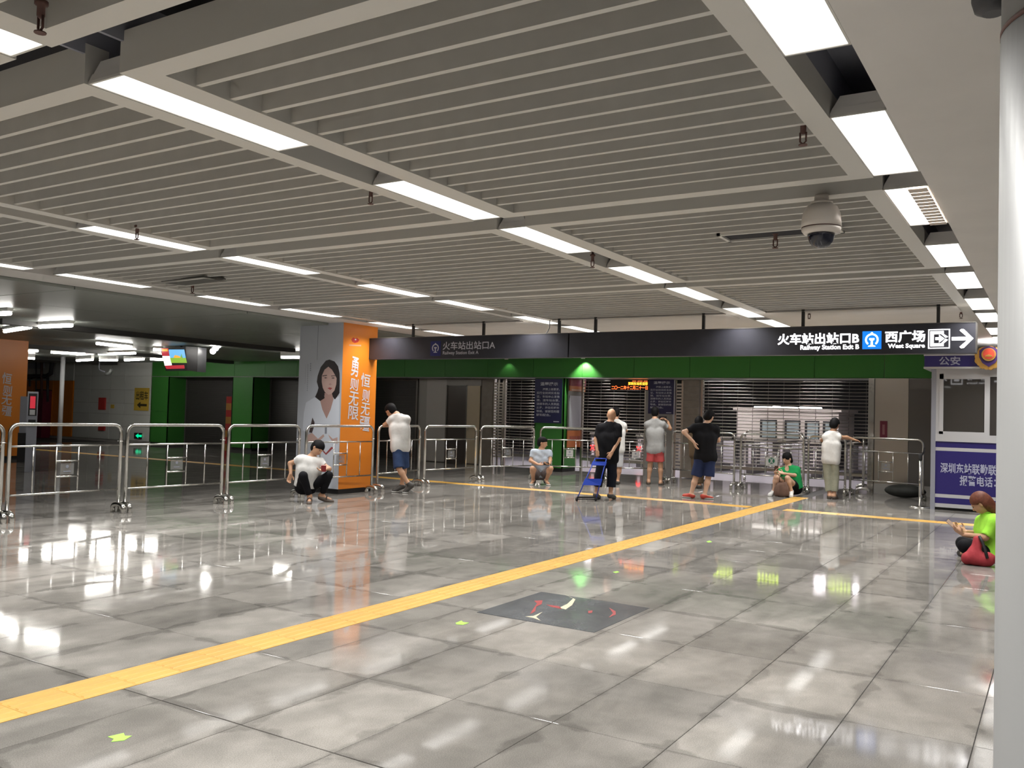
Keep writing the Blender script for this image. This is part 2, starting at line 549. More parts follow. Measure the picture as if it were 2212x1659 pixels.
# ------------------------------------------------------------------ ceiling
ZC = 3.10
ROWS = [('right', 0.74, 1.01), ('middle', 3.78, 4.06), ('left', 7.27, 7.55), ('far left', 10.34, 10.61)]
FLW = [(0.0, 0.13), (0.17, 0.13), (0.14, 0.13), (0.12, 0.09)]     # flange widths on the -y and +y side of each row
MODS = [2.335+3.72*k for k in range(-3, 5)]                       # centres of the double cross beams
XEND = 12.70
XROW = 18.6
cb = MB().box(-9, 21, -4, 11.35, 3.62, 3.75)
ceiling = struct('ceiling', cb, VOID)
# plaster fields: right of the right row, band beyond the slats, band left of the far left row
pl = MB()
pl.box(-9, 21.0, -4, ROWS[0][1]-0.005, ZC, 3.62)
for i in range(len(ROWS)-1):
    pl.box(XEND, XROW, ROWS[i][2]+FLW[i][1], ROWS[i+1][1]-FLW[i+1][0], ZC, 3.3)
    pl.box(XEND-0.02, XEND+0.62, ROWS[i][2]+FLW[i][1], ROWS[i+1][1]-FLW[i+1][0], ZC-0.012, ZC)
pl.box(XROW, 21.0, ROWS[0][1]-0.005, 11.35, ZC, 3.3)
pl.box(-9, XROW, ROWS[-1][2]+FLW[-1][1], 11.35, ZC, 3.3)
part('plaster_field', pl, PLASTER, ceiling)
# flanges along the rows
fl = []
for i, (nm, y0, y1) in enumerate(ROWS):
    for a, b in ((y0-FLW[i][0], y0), (y1, y1+FLW[i][1])):
        if b-a < 0.01: continue
        xs = [-9] + [q for mm in MODS if mm < XEND for q in (mm-0.29, mm+0.29)] + [XROW]
        for k in range(0, len(xs)-1, 2):
            part('row_flange', MB().box(xs[k], xs[k+1], a, b, ZC, ZC+0.15), FRAMEM, ceiling)
    ch = MB().box(-9, XROW, y0-0.02, y1+0.02, ZC+0.33, ZC+0.36)
    ch.box(-9, XROW, y0-0.024, y0-0.004, ZC+0.15, ZC+0.36).box(-9, XROW, y1+0.004, y1+0.024, ZC+0.15, ZC+0.36)
    part('light_channel', ch, CHANNEL, ceiling)
# cross beams and slats in the three bays
slat_mesh = {}
for i in range(len(ROWS)-1):
    ya, yb = ROWS[i][2]+FLW[i][1], ROWS[i+1][1]-FLW[i+1][0]
    for mm in MODS:
        if mm > XEND: continue
        for sgn in (-1, 1):
            xa, xb = sorted((mm+sgn*0.165, mm+sgn*0.29))
            part('cross_beam', MB().box(xa, xb, ROWS[i][2], ROWS[i+1][1], ZC, ZC+0.2), FRAMEM, ceiling)
    key = round(yb-ya, 3)
    if key not in slat_mesh:
        me = MB().box(-0.0165, 0.0165, -(yb-ya)/2, (yb-ya)/2, 0, 0.17).mesh('slat')
        me.materials.append(SLAT); slat_mesh[key] = me
    for k in range(len(MODS)):
        x0 = MODS[k]+0.29; x1 = min(MODS[k+1]-0.29, XEND) if k+1 < len(MODS) else XEND
        if x1 < 0.2 or x0 > XEND: continue
        x = x0+0.19
        while x < x1-0.06:
            o = link('slat', slat_mesh[key]); o.parent = ceiling; o.location = (x, (ya+yb)/2, ZC+0.012)
            x += 0.2095

# recessed panel lights
ORD = ['first', 'second', 'third', 'fourth', 'fifth', 'sixth', 'seventh', 'eighth', 'ninth', 'tenth', 'eleventh']


def lampmesh():
    h = MB()
    L, W = 0.62, 0.136
    h.hexa([(-L, -W, 0.012), (L, -W, 0.012), (L, W, 0.012), (-L, W, 0.012),
            (-L+0.01, -W+0.012, 0.05), (L-0.01, -W+0.012, 0.05), (L-0.01, W-0.012, 0.05), (-L+0.01, W-0.012, 0.05)])
    h.hexa([(-L+0.015, -W+0.012, 0.05), (L-0.015, -W+0.012, 0.05), (L-0.015, W-0.012, 0.05), (-L+0.015, W-0.012, 0.05),
            (-L+0.03, -W+0.045, 0.115), (L-0.03, -W+0.045, 0.115), (L-0.03, W-0.045, 0.115), (-L+0.03, W-0.045, 0.115)])
    lip = MB()
    lip.box(-L, L, -W-0.002, -W+0.008, 0, 0.014).box(-L, L, W-0.008, W+0.002, 0, 0.014)
    lip.box(-L, -L+0.012, -W, W, 0, 0.014).box(L-0.012, L, -W, W, 0, 0.014)
    d = MB().box(-L+0.012, L-0.012, -W+0.008, W-0.008, 0.004, 0.012)
    hm, lm, dm = h.mesh('housing'), lip.mesh('lip'), d.mesh('diffuser')
    hm.materials.append(HOUSING); lm.materials.append(FRAMEM); dm.materials.append(DIFF)
    return hm, lm, dm


LM = lampmesh()


def lamp(x, y, label, group=None, ribbed=False):
    o = link('ceiling_light', None); o.location = (x, y, ZC+0.002); o['label'] = label; o['category'] = 'ceiling light'
    if group: o['group'] = group
    for nm, me in zip(('housing', 'lip', 'diffuser'), LM):
        c = link(nm, me); c.parent = o
    if ribbed:                     # a slipped ribbed cover hides one side of this lamp
        for k in range(12):
            c = part('cover_rib', MB().bevbox(x-0.60+0.1*k, x-0.60+0.1*k+0.092, y-0.13, y-0.015, ZC-0.012, ZC-0.002, 0.004), RIBBED, None)
            c.parent = o; c.location = (-x, -y, -ZC-0.002)
    l = link('panel_lamp', LAMPDATA); l.parent = o; l.location = (0, 0, 0.001)


LAMPDATA = bpy.data.lights.new('panel_lamp', 'AREA')
LAMPDATA.shape = 'RECTANGLE'; LAMPDATA.size = 1.2; LAMPDATA.size_y = 0.25
LAMPDATA.energy = PANEL_WATTS; LAMPDATA.spread = math.radians(PANEL_SPREAD); LAMPDATA.color = (1.0, 0.985, 0.955)


RIBBED = mat('ribbed_cover', (0.62, 0.53, 0.46), 0.5)
for i, (nm, y0, y1) in enumerate(ROWS):
    yc = (y0+y1)/2
    seen = 0
    for mm in MODS:
        for off in (-0.805, 0.805):
            x = mm+off
            hid = x > 15.0 and nm != 'right'       # behind the hanging signs
            vis = not hid and (inview(x, yc, ZC, 0.03) or inview(x+0.6, yc, ZC, 0.0))
            if vis:
                lab = '%s white panel light from the camera in the %s row of ceiling lights' % (ORD[seen], nm)
                seen += 1
                lamp(x, yc, lab, None, nm == 'right' and abs(x-6.86) < 0.05)
            elif hid:
                lamp(x, yc, 'flat white panel light of the %s row, hidden behind the hanging signs' % nm, 'panel lights behind the signs, %s row' % nm)
            elif x > -5:
                lamp(x, yc, 'flat white panel light of the %s row, out of the picture near the camera' % nm, 'unseen panel lights of the %s row' % nm)

# ceiling vent beside the camera dome, sprinklers
t = thing('ceiling_vent', 'long narrow white vent frame in the slatted ceiling left of the dome camera', 'vent', (7.35, 2.1, ZC))
vm = MB()
for (a, b, c, d) in ((7.18, 7.21, 1.5, 2.47), (7.47, 7.5, 1.5, 2.47), (7.18, 7.5, 2.44, 2.47), (7.18, 7.5, 1.5, 1.53)):
    vm.box(a, b, c, d, ZC-0.01, ZC+0.012)
part('frame', vm, FRAMEM, t)
part('backing', MB().box(7.2, 7.48, 1.52, 2.45, ZC+0.006, ZC+0.012), VOID, t)


def sprinkler(px, py, label, s=1.0, dz=0.03, stem=0.17, xy=None):
    p = at(px, py, 2, ZC-dz)
    if xy: p = np.array([xy[0], xy[1], ZC-dz])
    t = thing('sprinkler', label, 'sprinkler', (p[0], p[1], ZC-dz))
    a = MB().lathe([(0.006*s, 0.0), (0.012*s, 0.01), (0.012*s, 0.05), (0.02*s, 0.055), (0.02*s, 0.07), (0.01*s, 0.075), (0.01*s, stem)], (p[0], p[1], ZC-dz), 10)
    part('body', a, RUST, t)
    b = MB().tube([(p[0], p[1]-0.012*s, ZC-dz+0.01), (p[0], p[1]-0.012*s, ZC-dz-0.03*s), (p[0], p[1], ZC-dz-0.04*s), (p[0], p[1]+0.012*s, ZC-dz-0.03*s), (p[0], p[1]+0.012*s, ZC-dz+0.01)], 0.004*s, 6)
    part('yoke', b, RUST, t)
    part('deflector', MB().lathe([(0.018*s, -0.046*s), (0.018*s, -0.042*s)], (p[0], p[1], ZC-dz), 10), RUST, t)


sprinkler(88, 40, 'rusty red sprinkler head above the top left panel light', 1.3)
sprinkler(801, 425, 'rusty sprinkler head beside the second middle row panel light', 1.2)
sprinkler(1735, 290, 'grey sprinkler head in the slats above the dome camera', 1.3)
sprinkler(1675, 520, 'dark sprinkler under the vent left of the dome camera', 1.4, 0.05)
sprinkler(245, 487, 'dark sprinkler above the first left row panel light', 1.3, 0.03, 0.17, (4.91, 7.06))
sprinkler(1280, 565, 'small dark sprinkler in the light channel after the third middle row panel light', 1.3, 0.03, 0.37)
sprinkler(416, 622, 'dark sprinkler and hanging bits between the far left row panel lights', 1.6)
sprinkler(1748, 680, 'small sprinkler on the plain plaster band above the lit sign', 1.3)
sprinkler(2076, 679, 'small sprinkler on the plaster beside the right row of panel lights', 1.3)

vq = [at(px, py, 2, ZC-0.01) for px, py in ((348, 611), (440, 600), (488, 606), (402, 617))]
t = thing('ceiling_vent', 'dark crooked vent plate in the slats above the far left row of lights', 'vent', vq[0])
part('plate', MB().hexa([q for q in vq]+[q+np.array([0, 0, 0.025]) for q in vq]), mat('vent_dark', (0.09, 0.088, 0.08), 0.5), t)
part('rim', MB().tube(vq, 0.012, 6, closed=True), FRAMEM, t)

# dome camera under a cross beam
c = at(1775, 421, 2, ZC)
t = thing('dome_camera', 'large cream dome security camera hanging from a ceiling beam', 'camera', (c[0], c[1], ZC))
k = 0.87
part('bracket', MB().lathe([(0.05*k, 0.0), (0.055*k, -0.02), (0.055*k, -0.045), (0.085*k, -0.05), (0.085*k, -0.068)], c, 24), CAMWHITE, t)
part('housing', MB().lathe([(0.085*k, -0.068), (0.118*k, -0.085), (0.142*k, -0.13), (0.15*k, -0.19), (0.152*k, -0.225)], c, 32), CAMWHITE, t)
part('seam_ring', MB().lathe([(0.149*k, -0.225), (0.149*k, -0.232)], c, 32), RUST, t)
part('lower_ring', MB().lathe([(0.15*k, -0.232), (0.146*k, -0.25), (0.128*k, -0.268), (0.105*k, -0.27)], c, 32), CAMWHITE, t)
part('bubble', MB().lathe([(0.104*k, -0.266), (0.102*k, -0.285), (0.088*k, -0.325), (0.062*k, -0.352), (0.03*k, -0.364), (0.002, -0.366)], c, 28), CAMDOME, t, 'dark glass bubble')

# round white column in the near right foreground
dcol = 3.05
pc = at(2158, 800, 0, 0)*0
vdir = _f + _r*(2152-IMG_W/2)/FOC + _u*0
vdir = N([vdir[0], vdir[1], 0]); side = np.array([vdir[1], -vdir[0], 0])
R0 = 0.30
cc = vdir*dcol + side*(R0*1.005)
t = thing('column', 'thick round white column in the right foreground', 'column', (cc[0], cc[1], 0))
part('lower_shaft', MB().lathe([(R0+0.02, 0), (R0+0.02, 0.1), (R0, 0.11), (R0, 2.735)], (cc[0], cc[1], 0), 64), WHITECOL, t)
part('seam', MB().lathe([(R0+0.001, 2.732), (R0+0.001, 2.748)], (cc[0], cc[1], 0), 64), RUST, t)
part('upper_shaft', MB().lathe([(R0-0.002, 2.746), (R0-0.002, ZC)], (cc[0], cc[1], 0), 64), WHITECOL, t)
q = at(2146, 0, 2, ZC-0.06)
single('ceiling_speaker', MB().lathe([(0.035, -0.05), (0.06, -0.035), (0.07, 0.0), (0.07, 0.06)], q, 18), mat('speaker_dark', (0.06, 0.06, 0.065), 0.5),
       'dark round ceiling fitting beside the top of the white column', 'ceiling fitting')

# ------------------------------------------------------------------ room shell beyond
wall_right = struct('wall_right', MB().box(-9, 21, -4.2, -4, 0, 3.6), WHITEWALL)
wall_back = struct('wall_back', MB().box(-9.2, -9, -4, 40, 0, 3.6), GREYPANEL)
hall_ceiling = struct('trim_1', MB().box(-9, 22, 11.35, 40, 3.12, 3.3), VOID)
# glossy ceiling panels of the left hall
for i in range(8):
    for j in range(12):
        xa, ya = -2+3.0*i, 11.37+2.4*j
        if not any(inview(x, y, 3.05, 0.25) for x in (xa, xa+1.5, xa+3) for y in (ya, ya+1.2, ya+2.4)): continue
        part('ceiling_panel', MB().box(xa+0.008, min(xa+2.992, 21.6), ya+0.008, ya+2.392, 3.06, 3.1), GLOSSCEIL, hall_ceiling)
for (xa, xb, ya, yb) in ((9.0, 16.5, 16.9, 17.1), (11.0, 20.6, 24.0, 24.3), (13.5, 20.6, 30.5, 30.8)):
    part('ceiling_beam', MB().box(xa, xb, ya, yb, 2.96, 3.06), mat('beam_dark', (0.05, 0.048, 0.046), 0.6), hall_ceiling)

XW, XR = 20.9, 21.7
FB = 2.54
wall_far = struct('wall_far', MB().box(XW+0.03, XR+0.1, 2.2, 28.8, FB+0.01, 3.1), GREENSIDE)
y = 28.8
while y > 2.35:
    y2 = max(y-1.5, 2.2)
    part('fascia_panel', MB().box(XW, XW+0.03, y2+0.005, y-0.005, FB, 3.1), GREEN, wall_far)
    y = y2
part('fascia_soffit', MB().box(XW, XR, 2.2, 28.8, FB-0.015, FB+0.008), mat('soffit_grey', (0.3, 0.31, 0.28), 0.35), wall_far)


def green_column(y0, y1, label):
    t = thing('green_column', label, 'column', (XW, (y0+y1)/2, 0))
    part('plinth', MB().box(XW+0.04, XR, y0+0.03, y1-0.03, 0, 0.1), BLACK, t)
    core = MB().box(XW+0.03, XR, y0+0.03, y1-0.03, 0.1, FB-0.016)
    part('core', core, GREENSIDE, t)
    for (za, zb) in ((0.1, 0.82), (0.825, 1.25), (1.255, FB-0.016)):
        part('front_panel', MB().box(XW, XW+0.03, y0, y1, za, zb-0.004), GREEN, t)
        part('side_panel', MB().box(XW, XR-0.01, y0, y0+0.03, za, zb-0.004), GREEN, t)
        part('side_panel', MB().box(XW, XR-0.01, y1-0.03, y1, za, zb-0.004), GREEN, t)
    return t


green_column(27.8, 28.8, 'green clad column right of the white wall with the yellow sign')
green_column(23.34, 24.37, 'green clad column behind the red and yellow striped post')
green_column(18.6, 19.6, 'green clad column hidden behind the portrait pillar')
gcol = green_column(11.32, 12.22, 'green clad column carrying the blue notice board behind the squatting man')


def dark_shutter(y0, y1, z0, label):
    t = thing('roller_shutter', label, 'shutter', (XR, (y0+y1)/2, z0))
    k = 0; z = z0
    part('guide', MB().box(XR-0.06, XR, y0, y0+0.06, z0, FB-0.02), DARKSTEEL, t)
    part('guide', MB().box(XR-0.06, XR, y1-0.06, y1, z0, FB-0.02), DARKSTEEL, t)
    me = MB()
    me.hexa([(-0.012, -(y1-y0)/2+0.06, 0), (0.02, -(y1-y0)/2+0.06, 0), (0.02, (y1-y0)/2-0.06, 0), (-0.012, (y1-y0)/2-0.06, 0),
             (0.0, -(y1-y0)/2+0.06, 0.074), (0.02, -(y1-y0)/2+0.06, 0.074), (0.02, (y1-y0)/2-0.06, 0.074), (0.0, (y1-y0)/2-0.06, 0.074)])
    me = me.mesh('slat'); me.materials.append(DARKSLAT)
    while z < FB-0.1:
        o = link('slat', me); o.parent = t; o.location = (-0.03, 0, z-z0); z += 0.077
    part('shutter_box', MB().box(XR-0.05, XR+0.1, y0, y1, z-0.005, FB-0.017), DARKSTEEL, t)


dark_shutter(24.37, 27.8, 0.0, 'closed dark shutter between the two left green columns')
dark_shutter(19.6, 23.34, 0.0, 'closed dark shutter just left of the portrait pillar')
dark_shutter(16.86, 18.6, 0.0, 'closed dark shutter just right of the orange pillar')


def bar_shutter(y0, y1, z0, label, nlinks):
    t = thing('bar_shutter', label, 'shutter', (XR, (y0+y1)/2, z0))
    part('guide', MB().box(XR-0.03, XR+0.05, y0, y0+0.05, 0, FB-0.02), BRUSHED, t)
    part('guide', MB().box(XR-0.03, XR+0.05, y1-0.05, y1, 0, FB-0.02), BRUSHED, t)
    hw = (y1-y0)/2-0.05
    me = MB().tube([(0, -hw, 0), (0, hw, 0)], 0.0105, 8).mesh('bar'); me.materials.append(BARM)
    z = z0+0.04
    while z < FB-0.05:
        o = link('bar', me); o.parent = t; o.location = (0, 0, z-z0); z += 0.0815
    for k in range(nlinks):
        y = y0+(y1-y0)*(k+0.5)/nlinks
        part('link_chain', MB().box(XR+0.008, XR+0.014, y-0.006, y+0.006, z0, FB-0.03), DARKSTEEL, t)
    part('bottom_rail', MB().box(XR-0.02, XR+0.02, y0+0.05, y1-0.05, z0-0.03, z0+0.03), BARM, t)


bar_shutter(12.22, 13.72, 0.33, 'see through bar shutter just left of the green column with the notice', 4)
bar_shutter(9.27, 11.2, 0.33, 'see through bar shutter below the red scrolling text display', 5)
bar_shutter(3.62, 7.78, 0.33, 'widest see through bar shutter in front of the white kiosk', 11)

# wall pieces between the shutters
wl = struct('wall_shopfront', MB().box(XR, XR+0.12, 14.07, 16.86, 0, FB), GREYPANEL)
part('pale_panel', MB().box(XR-0.06, XR, 15.76, 16.5, 0.02, FB-0.03), mat('pale_grey', (0.52, 0.50, 0.475), 0.4), wl)
part('lintel', MB().box(XR-0.06, XR, 14.5, 15.76, 2.32, FB-0.03), GREYPANEL, wl)
part('brown_pier', MB().box(XR-0.08, XR, 14.08, 14.46, 0, FB-0.02), STONE, wl)
d = struct('door_1', MB().box(XR-0.05, XR-0.01, 15.0, 15.74, 0.02, 2.3), mat('dim_door', (0.085, 0.075, 0.068), 0.3))
part('door_leaf', MB().box(XR-0.075, XR-0.05, 14.53, 14.98, 0.02, 2.32), BEIGE, d, 'beige door leaf')
part('door_frame', MB().box(XR-0.08, XR-0.04, 14.98, 15.02, 0, 2.34).box(XR-0.08, XR-0.04, 15.72, 15.76, 0, 2.34), DARKSTEEL, d)
part('door_handle', MB().tube([(XR-0.09, 14.93, 1.0), (XR-0.09, 14.93, 1.12)], 0.012, 8), STEEL, d)


def grille(y0, y1, ny, label):
    t = thing('folded_grille', label, 'grille', (XR, (y0+y1)/2, 0))
    for k in range(ny+1):
        y = y0+(y1-y0)*k/ny
        part('stile', MB().box(XR-0.05, XR-0.02, y-0.022, y+0.022, 0, FB-0.03), BRUSHED, t)
    me = MB().box(-0.008, 0.008, -0.05, 0.05, 0, 0.028)
    for k in range(ny):
        yc = y0+(y1-y0)*(k+0.5)/ny; wd = (y1-y0)/ny-0.05
        me = MB().box(-0.01, 0.01, -wd/2, wd/2, 0, 0.05).mesh('lattice_piece'); me.materials.append(KIOSKM)
        z = 0.25
        while z < FB-0.1:
            o = link('lattice_piece', me); o.parent = t; o.location = (-0.035, yc-(y0+y1)/2, z); z += 0.085


grille(13.74, 14.06, 2, 'folded metal lattice gate left of the shutter by the notice column')
grille(8.27, 8.45, 1, 'narrow metal lattice right of the second blue notice')
pier = thing('stone_pier', 'brown stone pier behind the man in the black shirt and blue shorts', 'pier', (XR, 8, 0))
for k in range(14):
    z = 0.02+k*0.18
    part('stone_course', MB().box(XR-0.1, XR+0.3, 7.80, 8.22, z, min(z+0.176, FB-0.02)), STONE, pier)
part('steel_post', MB().box(XR-0.12, XR+0.1, 8.5, 9.25, 0, FB-0.02), mat('post_grey', (0.27, 0.26, 0.25), 0.4), pier)

# right hand end of the shopfront: steel panel and dark panel
wr = struct('wall_end', MB().box(XW+0.02, XR+0.3, -4, 3.62, 0, 3.1), DARKSTEEL)
part('steel_panel', MB().box(XW-0.01, XW+0.02, 2.80, 3.48, 0.22, FB), BRUSHED, wr)
part('steel_jamb', MB().box(XW-0.03, XW+0.5, 3.5, 3.62, 0, FB), STEEL, wr)
part('dark_panel', MB().box(XW-0.012, XW+0.02, 1.4, 2.78, 0.1, 2.3), mat('brown_dark_panel', (0.13, 0.12, 0.11), 0.35), wr)
part('grey_base', MB().box(XW-0.03, XW+0.02, 1.4, 3.48, 0, 0.22), GREYPANEL, wr)
t = thing('fire_notice', 'narrow dark red notice on the steel panel right of the widest shutter', 'notice', (XW, 3.3, 1.4))
part('board', MB().box(XW-0.03, XW-0.01, 3.22, 3.37, 1.22, 1.6), MAROON, t)
part('pale_mark', MB().box(XW-0.033, XW-0.03, 3.27, 3.32, 1.30, 1.52), mat('mark_pink', (0.3, 0.12, 0.13), 0.5), t)
single('dark_bag', MB().sphere((20.2, 2.75, 0.14), 0.34, 16, 10, (0.8, 1.2, 0.41)), mat('bag_black', (0.03, 0.032, 0.028), 0.7),
       'low dark bag lying against the steel wall behind the right hand barrier', 'bag', loc=(20.2, 2.75, 0))

# ------------------------------------------------------------------ station interior behind the bar shutters
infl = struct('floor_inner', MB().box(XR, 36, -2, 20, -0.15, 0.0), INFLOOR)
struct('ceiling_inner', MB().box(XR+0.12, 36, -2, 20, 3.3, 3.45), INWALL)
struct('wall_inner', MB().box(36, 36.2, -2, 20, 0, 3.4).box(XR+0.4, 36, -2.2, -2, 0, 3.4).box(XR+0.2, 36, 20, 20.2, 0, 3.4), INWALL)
for (x, y) in ((23.4, 5.0), (23.4, 8.0), (23.4, 11.0), (23.6, 13.4), (27, 5.5), (27, 9.5), (27, 13.0)):
    t = thing('inner_ceiling_light', 'ceiling panel light inside the station hall behind the shutters', 'ceiling light', (x, y, 3.28), 'panel lights inside the station hall')
    part('housing', MB().box(x-0.16, x+0.16, y-0.62, y+0.62, 3.26, 3.3), HOUSING, t)
    part('diffuser', MB().box(x-0.15, x+0.15, y-0.6, y+0.6, 3.25, 3.26), mat('inner_diffuser', (0.9, 0.9, 0.9), 0.4, emit=(1, 0.94, 0.97), power=42), t)
kt = thing('kiosk', 'white ticket kiosk with dark edged windows behind the widest shutter', 'kiosk', (29.5, 7.6, 0))
part('upper_wall', MB().box(29, 31.5, 5.9, 9.15, 0.92, 1.9), KIOSKM, kt)
part('roof_edge', MB().box(28.9, 31.6, 5.8, 9.25, 1.86, 1.95), KIOSKM, kt)
part('counter', MB().box(28.85, 31.5, 5.9, 9.15, 0.84, 0.93), DARKSTEEL, kt)
part('base', MB().box(29.1, 31.5, 6.0, 9.1, 0, 0.84), TURN, kt)
for (pa, pb) in ((1646, 1676), (1699, 1727), (1743, 1768), (1782, 1800)):
    ya, yb = at(pa, 925, 0, 29)[1], at(pb, 925, 0, 29)[1]
    f = part('window_frame', MB().box(28.97, 29, yb-0.03, ya+0.06, 0.97, 1.56), BLACK, kt)
    part('pane', MB().box(28.955, 28.972, yb, ya-0.02, 0.99, 1.52), mat('kiosk_pane', (0.30, 0.36, 0.36), 0.25), f)
klm = MB()  # irregular glow put in as emissive blocks along the kiosk top
for (ya_, yb_, zb_) in ((8.55, 8.0, 1.99), (7.95, 7.75, 2.01), (7.7, 7.2, 1.99), (7.1, 6.45, 2.0)):
    klm.bevbox(28.9, 29.2, yb_, ya_, 1.955, zb_, 0.015)
single('kiosk_glow_strip', klm, mat('kiosk_glow', (0.9, 0.9, 0.9), 0.4, emit=(1, 0.96, 0.9), power=5), 'bright glowing strip along the top of the white kiosk', 'lamp')
tn = 0
tlab = ['turnstile at the left end of the row behind the shutters', 'turnstile with a red cross display behind the bald man', 'turnstile with a red cross display left of the man in grey',
        'turnstile behind the man in grey', 'turnstile behind the man in the black shirt', 'turnstile left of the seated woman in green', 'turnstile behind the seated woman in green',
        'turnstile between the seated woman and the man in the sleeveless shirt', 'turnstile behind the man in the white sleeveless shirt', 'turnstile at the right end of the row behind the shutters']
crosses = [(1280, 967), (1380, 970)]
cy = [float(at(px, py, 0, 25.0)[1]) for px, py in crosses]; cz = [float(at(px, py, 0, 25.0)[2]) for px, py in crosses]
for k, y in enumerate((14.6, cy[0], cy[1], 10.0, 8.6, 7.5, 6.6, 5.7, 4.8, 3.9)):
    t = thing('turnstile', tlab[k], 'turnstile', (25.5, y, 0))
    part('body', MB().bevbox(25.05, 26.4, y-0.1, y+0.1, 0, 0.95, 0.03), TURN, t)
    part('top_cap', MB().bevbox(25.0, 26.45, y-0.12, y+0.12, 0.95, 1.0, 0.02), BRUSHED, t)
    part('flap', MB().box(25.7, 25.74, y-0.45, y-0.1, 0.25, 0.9), mat('flap_white', (0.6, 0.57, 0.6), 0.3), t)
    part('reader', MB().box(25.02, 25.05, y-0.04, y+0.04, 0.3, 0.85), mat('reader_pale', (0.55, 0.5, 0.53), 0.35), t)
    if 1 <= k <= 2:
        z = cz[k-1]; x = MB()
        for sg in (-1, 1):
            x.prism([(-0.09, -0.065*sg), (-0.06, -0.085*sg), (0.09, 0.065*sg), (0.06, 0.085*sg)], (25.0, y, z), FX, ZD, 0.01)
        part('cross_display', x, LEDX, t, 'glowing red cross')
# LED displays inside, above the gates
for k, y in enumerate((9.4, 8.2, 6.9, 5.0)):
    t = thing('led_display', ['yellow green text display hanging inside, leftmost of four', 'yellow green text display hanging inside, second of four from the left',
                              'yellow green text display hanging inside, third of four from the left', 'yellow green text display hanging inside, rightmost of four'][k], 'display', (24.9, y, 2.9))
    part('case', MB().box(24.9, 25.0, y-0.35, y+0.35, 2.72, 3.02), BLACK, t)
    part('hanger', MB().box(24.94, 24.96, y-0.02, y+0.02, 3.02, 3.3), ROD, t)
    gm = MB()
    for a_ in range(6):
        for b_ in range(3): gm.box(24.885, 24.9, y-0.3+a_*0.1, y-0.3+a_*0.1+0.05+0.03*((a_*3+b_*5+k) % 2), 2.77+b_*0.07, 2.77+b_*0.07+0.035)
    o = part('dot_matrix', gm, LEDYEL, t); o['kind'] = 'stuff'

# red LED text board under the fascia
t = thing('led_board', 'red scrolling text display under the green fascia', 'display', (21.6, 9.7, 2.4))
ya, yb = float(at(1320, 830, 0, 21.55)[1]), float(at(1400, 830, 0, 21.55)[1])
part('case', MB().box(21.55, 21.62, yb+0.0, ya+0.02, 2.24, 2.515), BLACK, t)
zt, zm, zb = 2.50, 2.44, 2.27
text('date_line', '二〇一二年十二月二十一日', (-ya+0.02, -yb-0.01, 2.255, 2.355), (21.55, 0, 0), FX, ZD, LEDRED, t, 0.0)
text('notice_line', '深圳东站欢迎您', (-ya+0.5, -yb-0.01, 2.375, 2.455), (21.55, 0, 0), FX, ZD, mat('led_amber', (0.1, 0, 0), 0.5, emit=(1, 0.36, 0.03), power=4.5), t, 0.0)
o = part('dot_line', MB().box(21.545, 21.55, yb+0.02, yb+0.12, 2.475, 2.485).box(21.545, 21.55, yb+0.16, yb+0.3, 2.475, 2.485).box(21.545, 21.55, yb+0.34, yb+0.45, 2.475, 2.485), LEDRED, t); o['kind'] = 'stuff'

# ------------------------------------------------------------------ blue notices
NOTE = ['按照上级要求，', '实行全封闭实名验', '证，车站停止发售', '接、送车站台票，', '送接车的人员到此', '止步，并在栏杆外', '等候。谢谢您的理', '解和配合。']


def notice(X, y0, y1, z0, z1, label):
    """y0 > y1: left and right edge as seen"""
    t = thing('notice_board', label, 'notice', (X, (y0+y1)/2, z0))
    part('board', MB().box(X-0.02, X, y1, y0, z0, z1), SIGNBLUE, t)
    W, H = y0-y1, z1-z0; o = (X-0.02, y0, z0)
    text('heading', '温馨提示', (0.2*W, 0.85*W, 0.845*H, 0.925*H), o, FX, ZD, NOTETXT, t, 0.02)
    for k, ln in enumerate(NOTE):
        n = len(ln); u0 = 0.08*W if k else 0.30*W; u1 = u0+n*0.105*W if k else 0.92*W
        v = (0.735-0.083*k)*H
        text('text_line', ln, (u0, min(u1, 0.93*W), v, v+0.058*H), o, FX, ZD, NOTETXT, t, 0.01)
    part('footer_line', MB().box(X-0.023, X-0.02, y0-0.92*W, y0-0.72*W, z0+0.03*H, z0+0.05*H), NOTETXT, t)


a = at(1157, 815, 0, XW); b = at(1213, 915, 0, XW)
notice(XW-0.004, float(a[1]), float(b[1]), float(b[2]), 2.50, 'large navy notice board with grey text on the green column')
a = at(1402, 818, 0, XR-0.12); b = at(1455, 895, 0, XR-0.12)
notice(XR-0.12, float(a[1]), float(b[1]), float(b[2]), float(a[2]), 'navy notice board with grey text in front of the man in grey')

PTXT_ = mat('mark_tan', (0.45, 0.3, 0.22), 0.5)
# posters on the side of the notice column
t = thing('poster_board', 'upright poster board with red top, white sheet and orange foot beside the blue notice', 'poster', (21.45, 11.25, 1.0))
YS = 11.29


def sidebox(pa, pb, za, zb, d=0.0, zc=None):
    xa, xb = float(at(pa, 870, 1, YS)[0]), float(at(pb, 870, 1, YS)[0])
    return MB().box(xa, xb, YS-0.02-d, YS-d, za, zb), xa, xb


def zy(px, py): return float(at(px, py, 1, YS)[2])


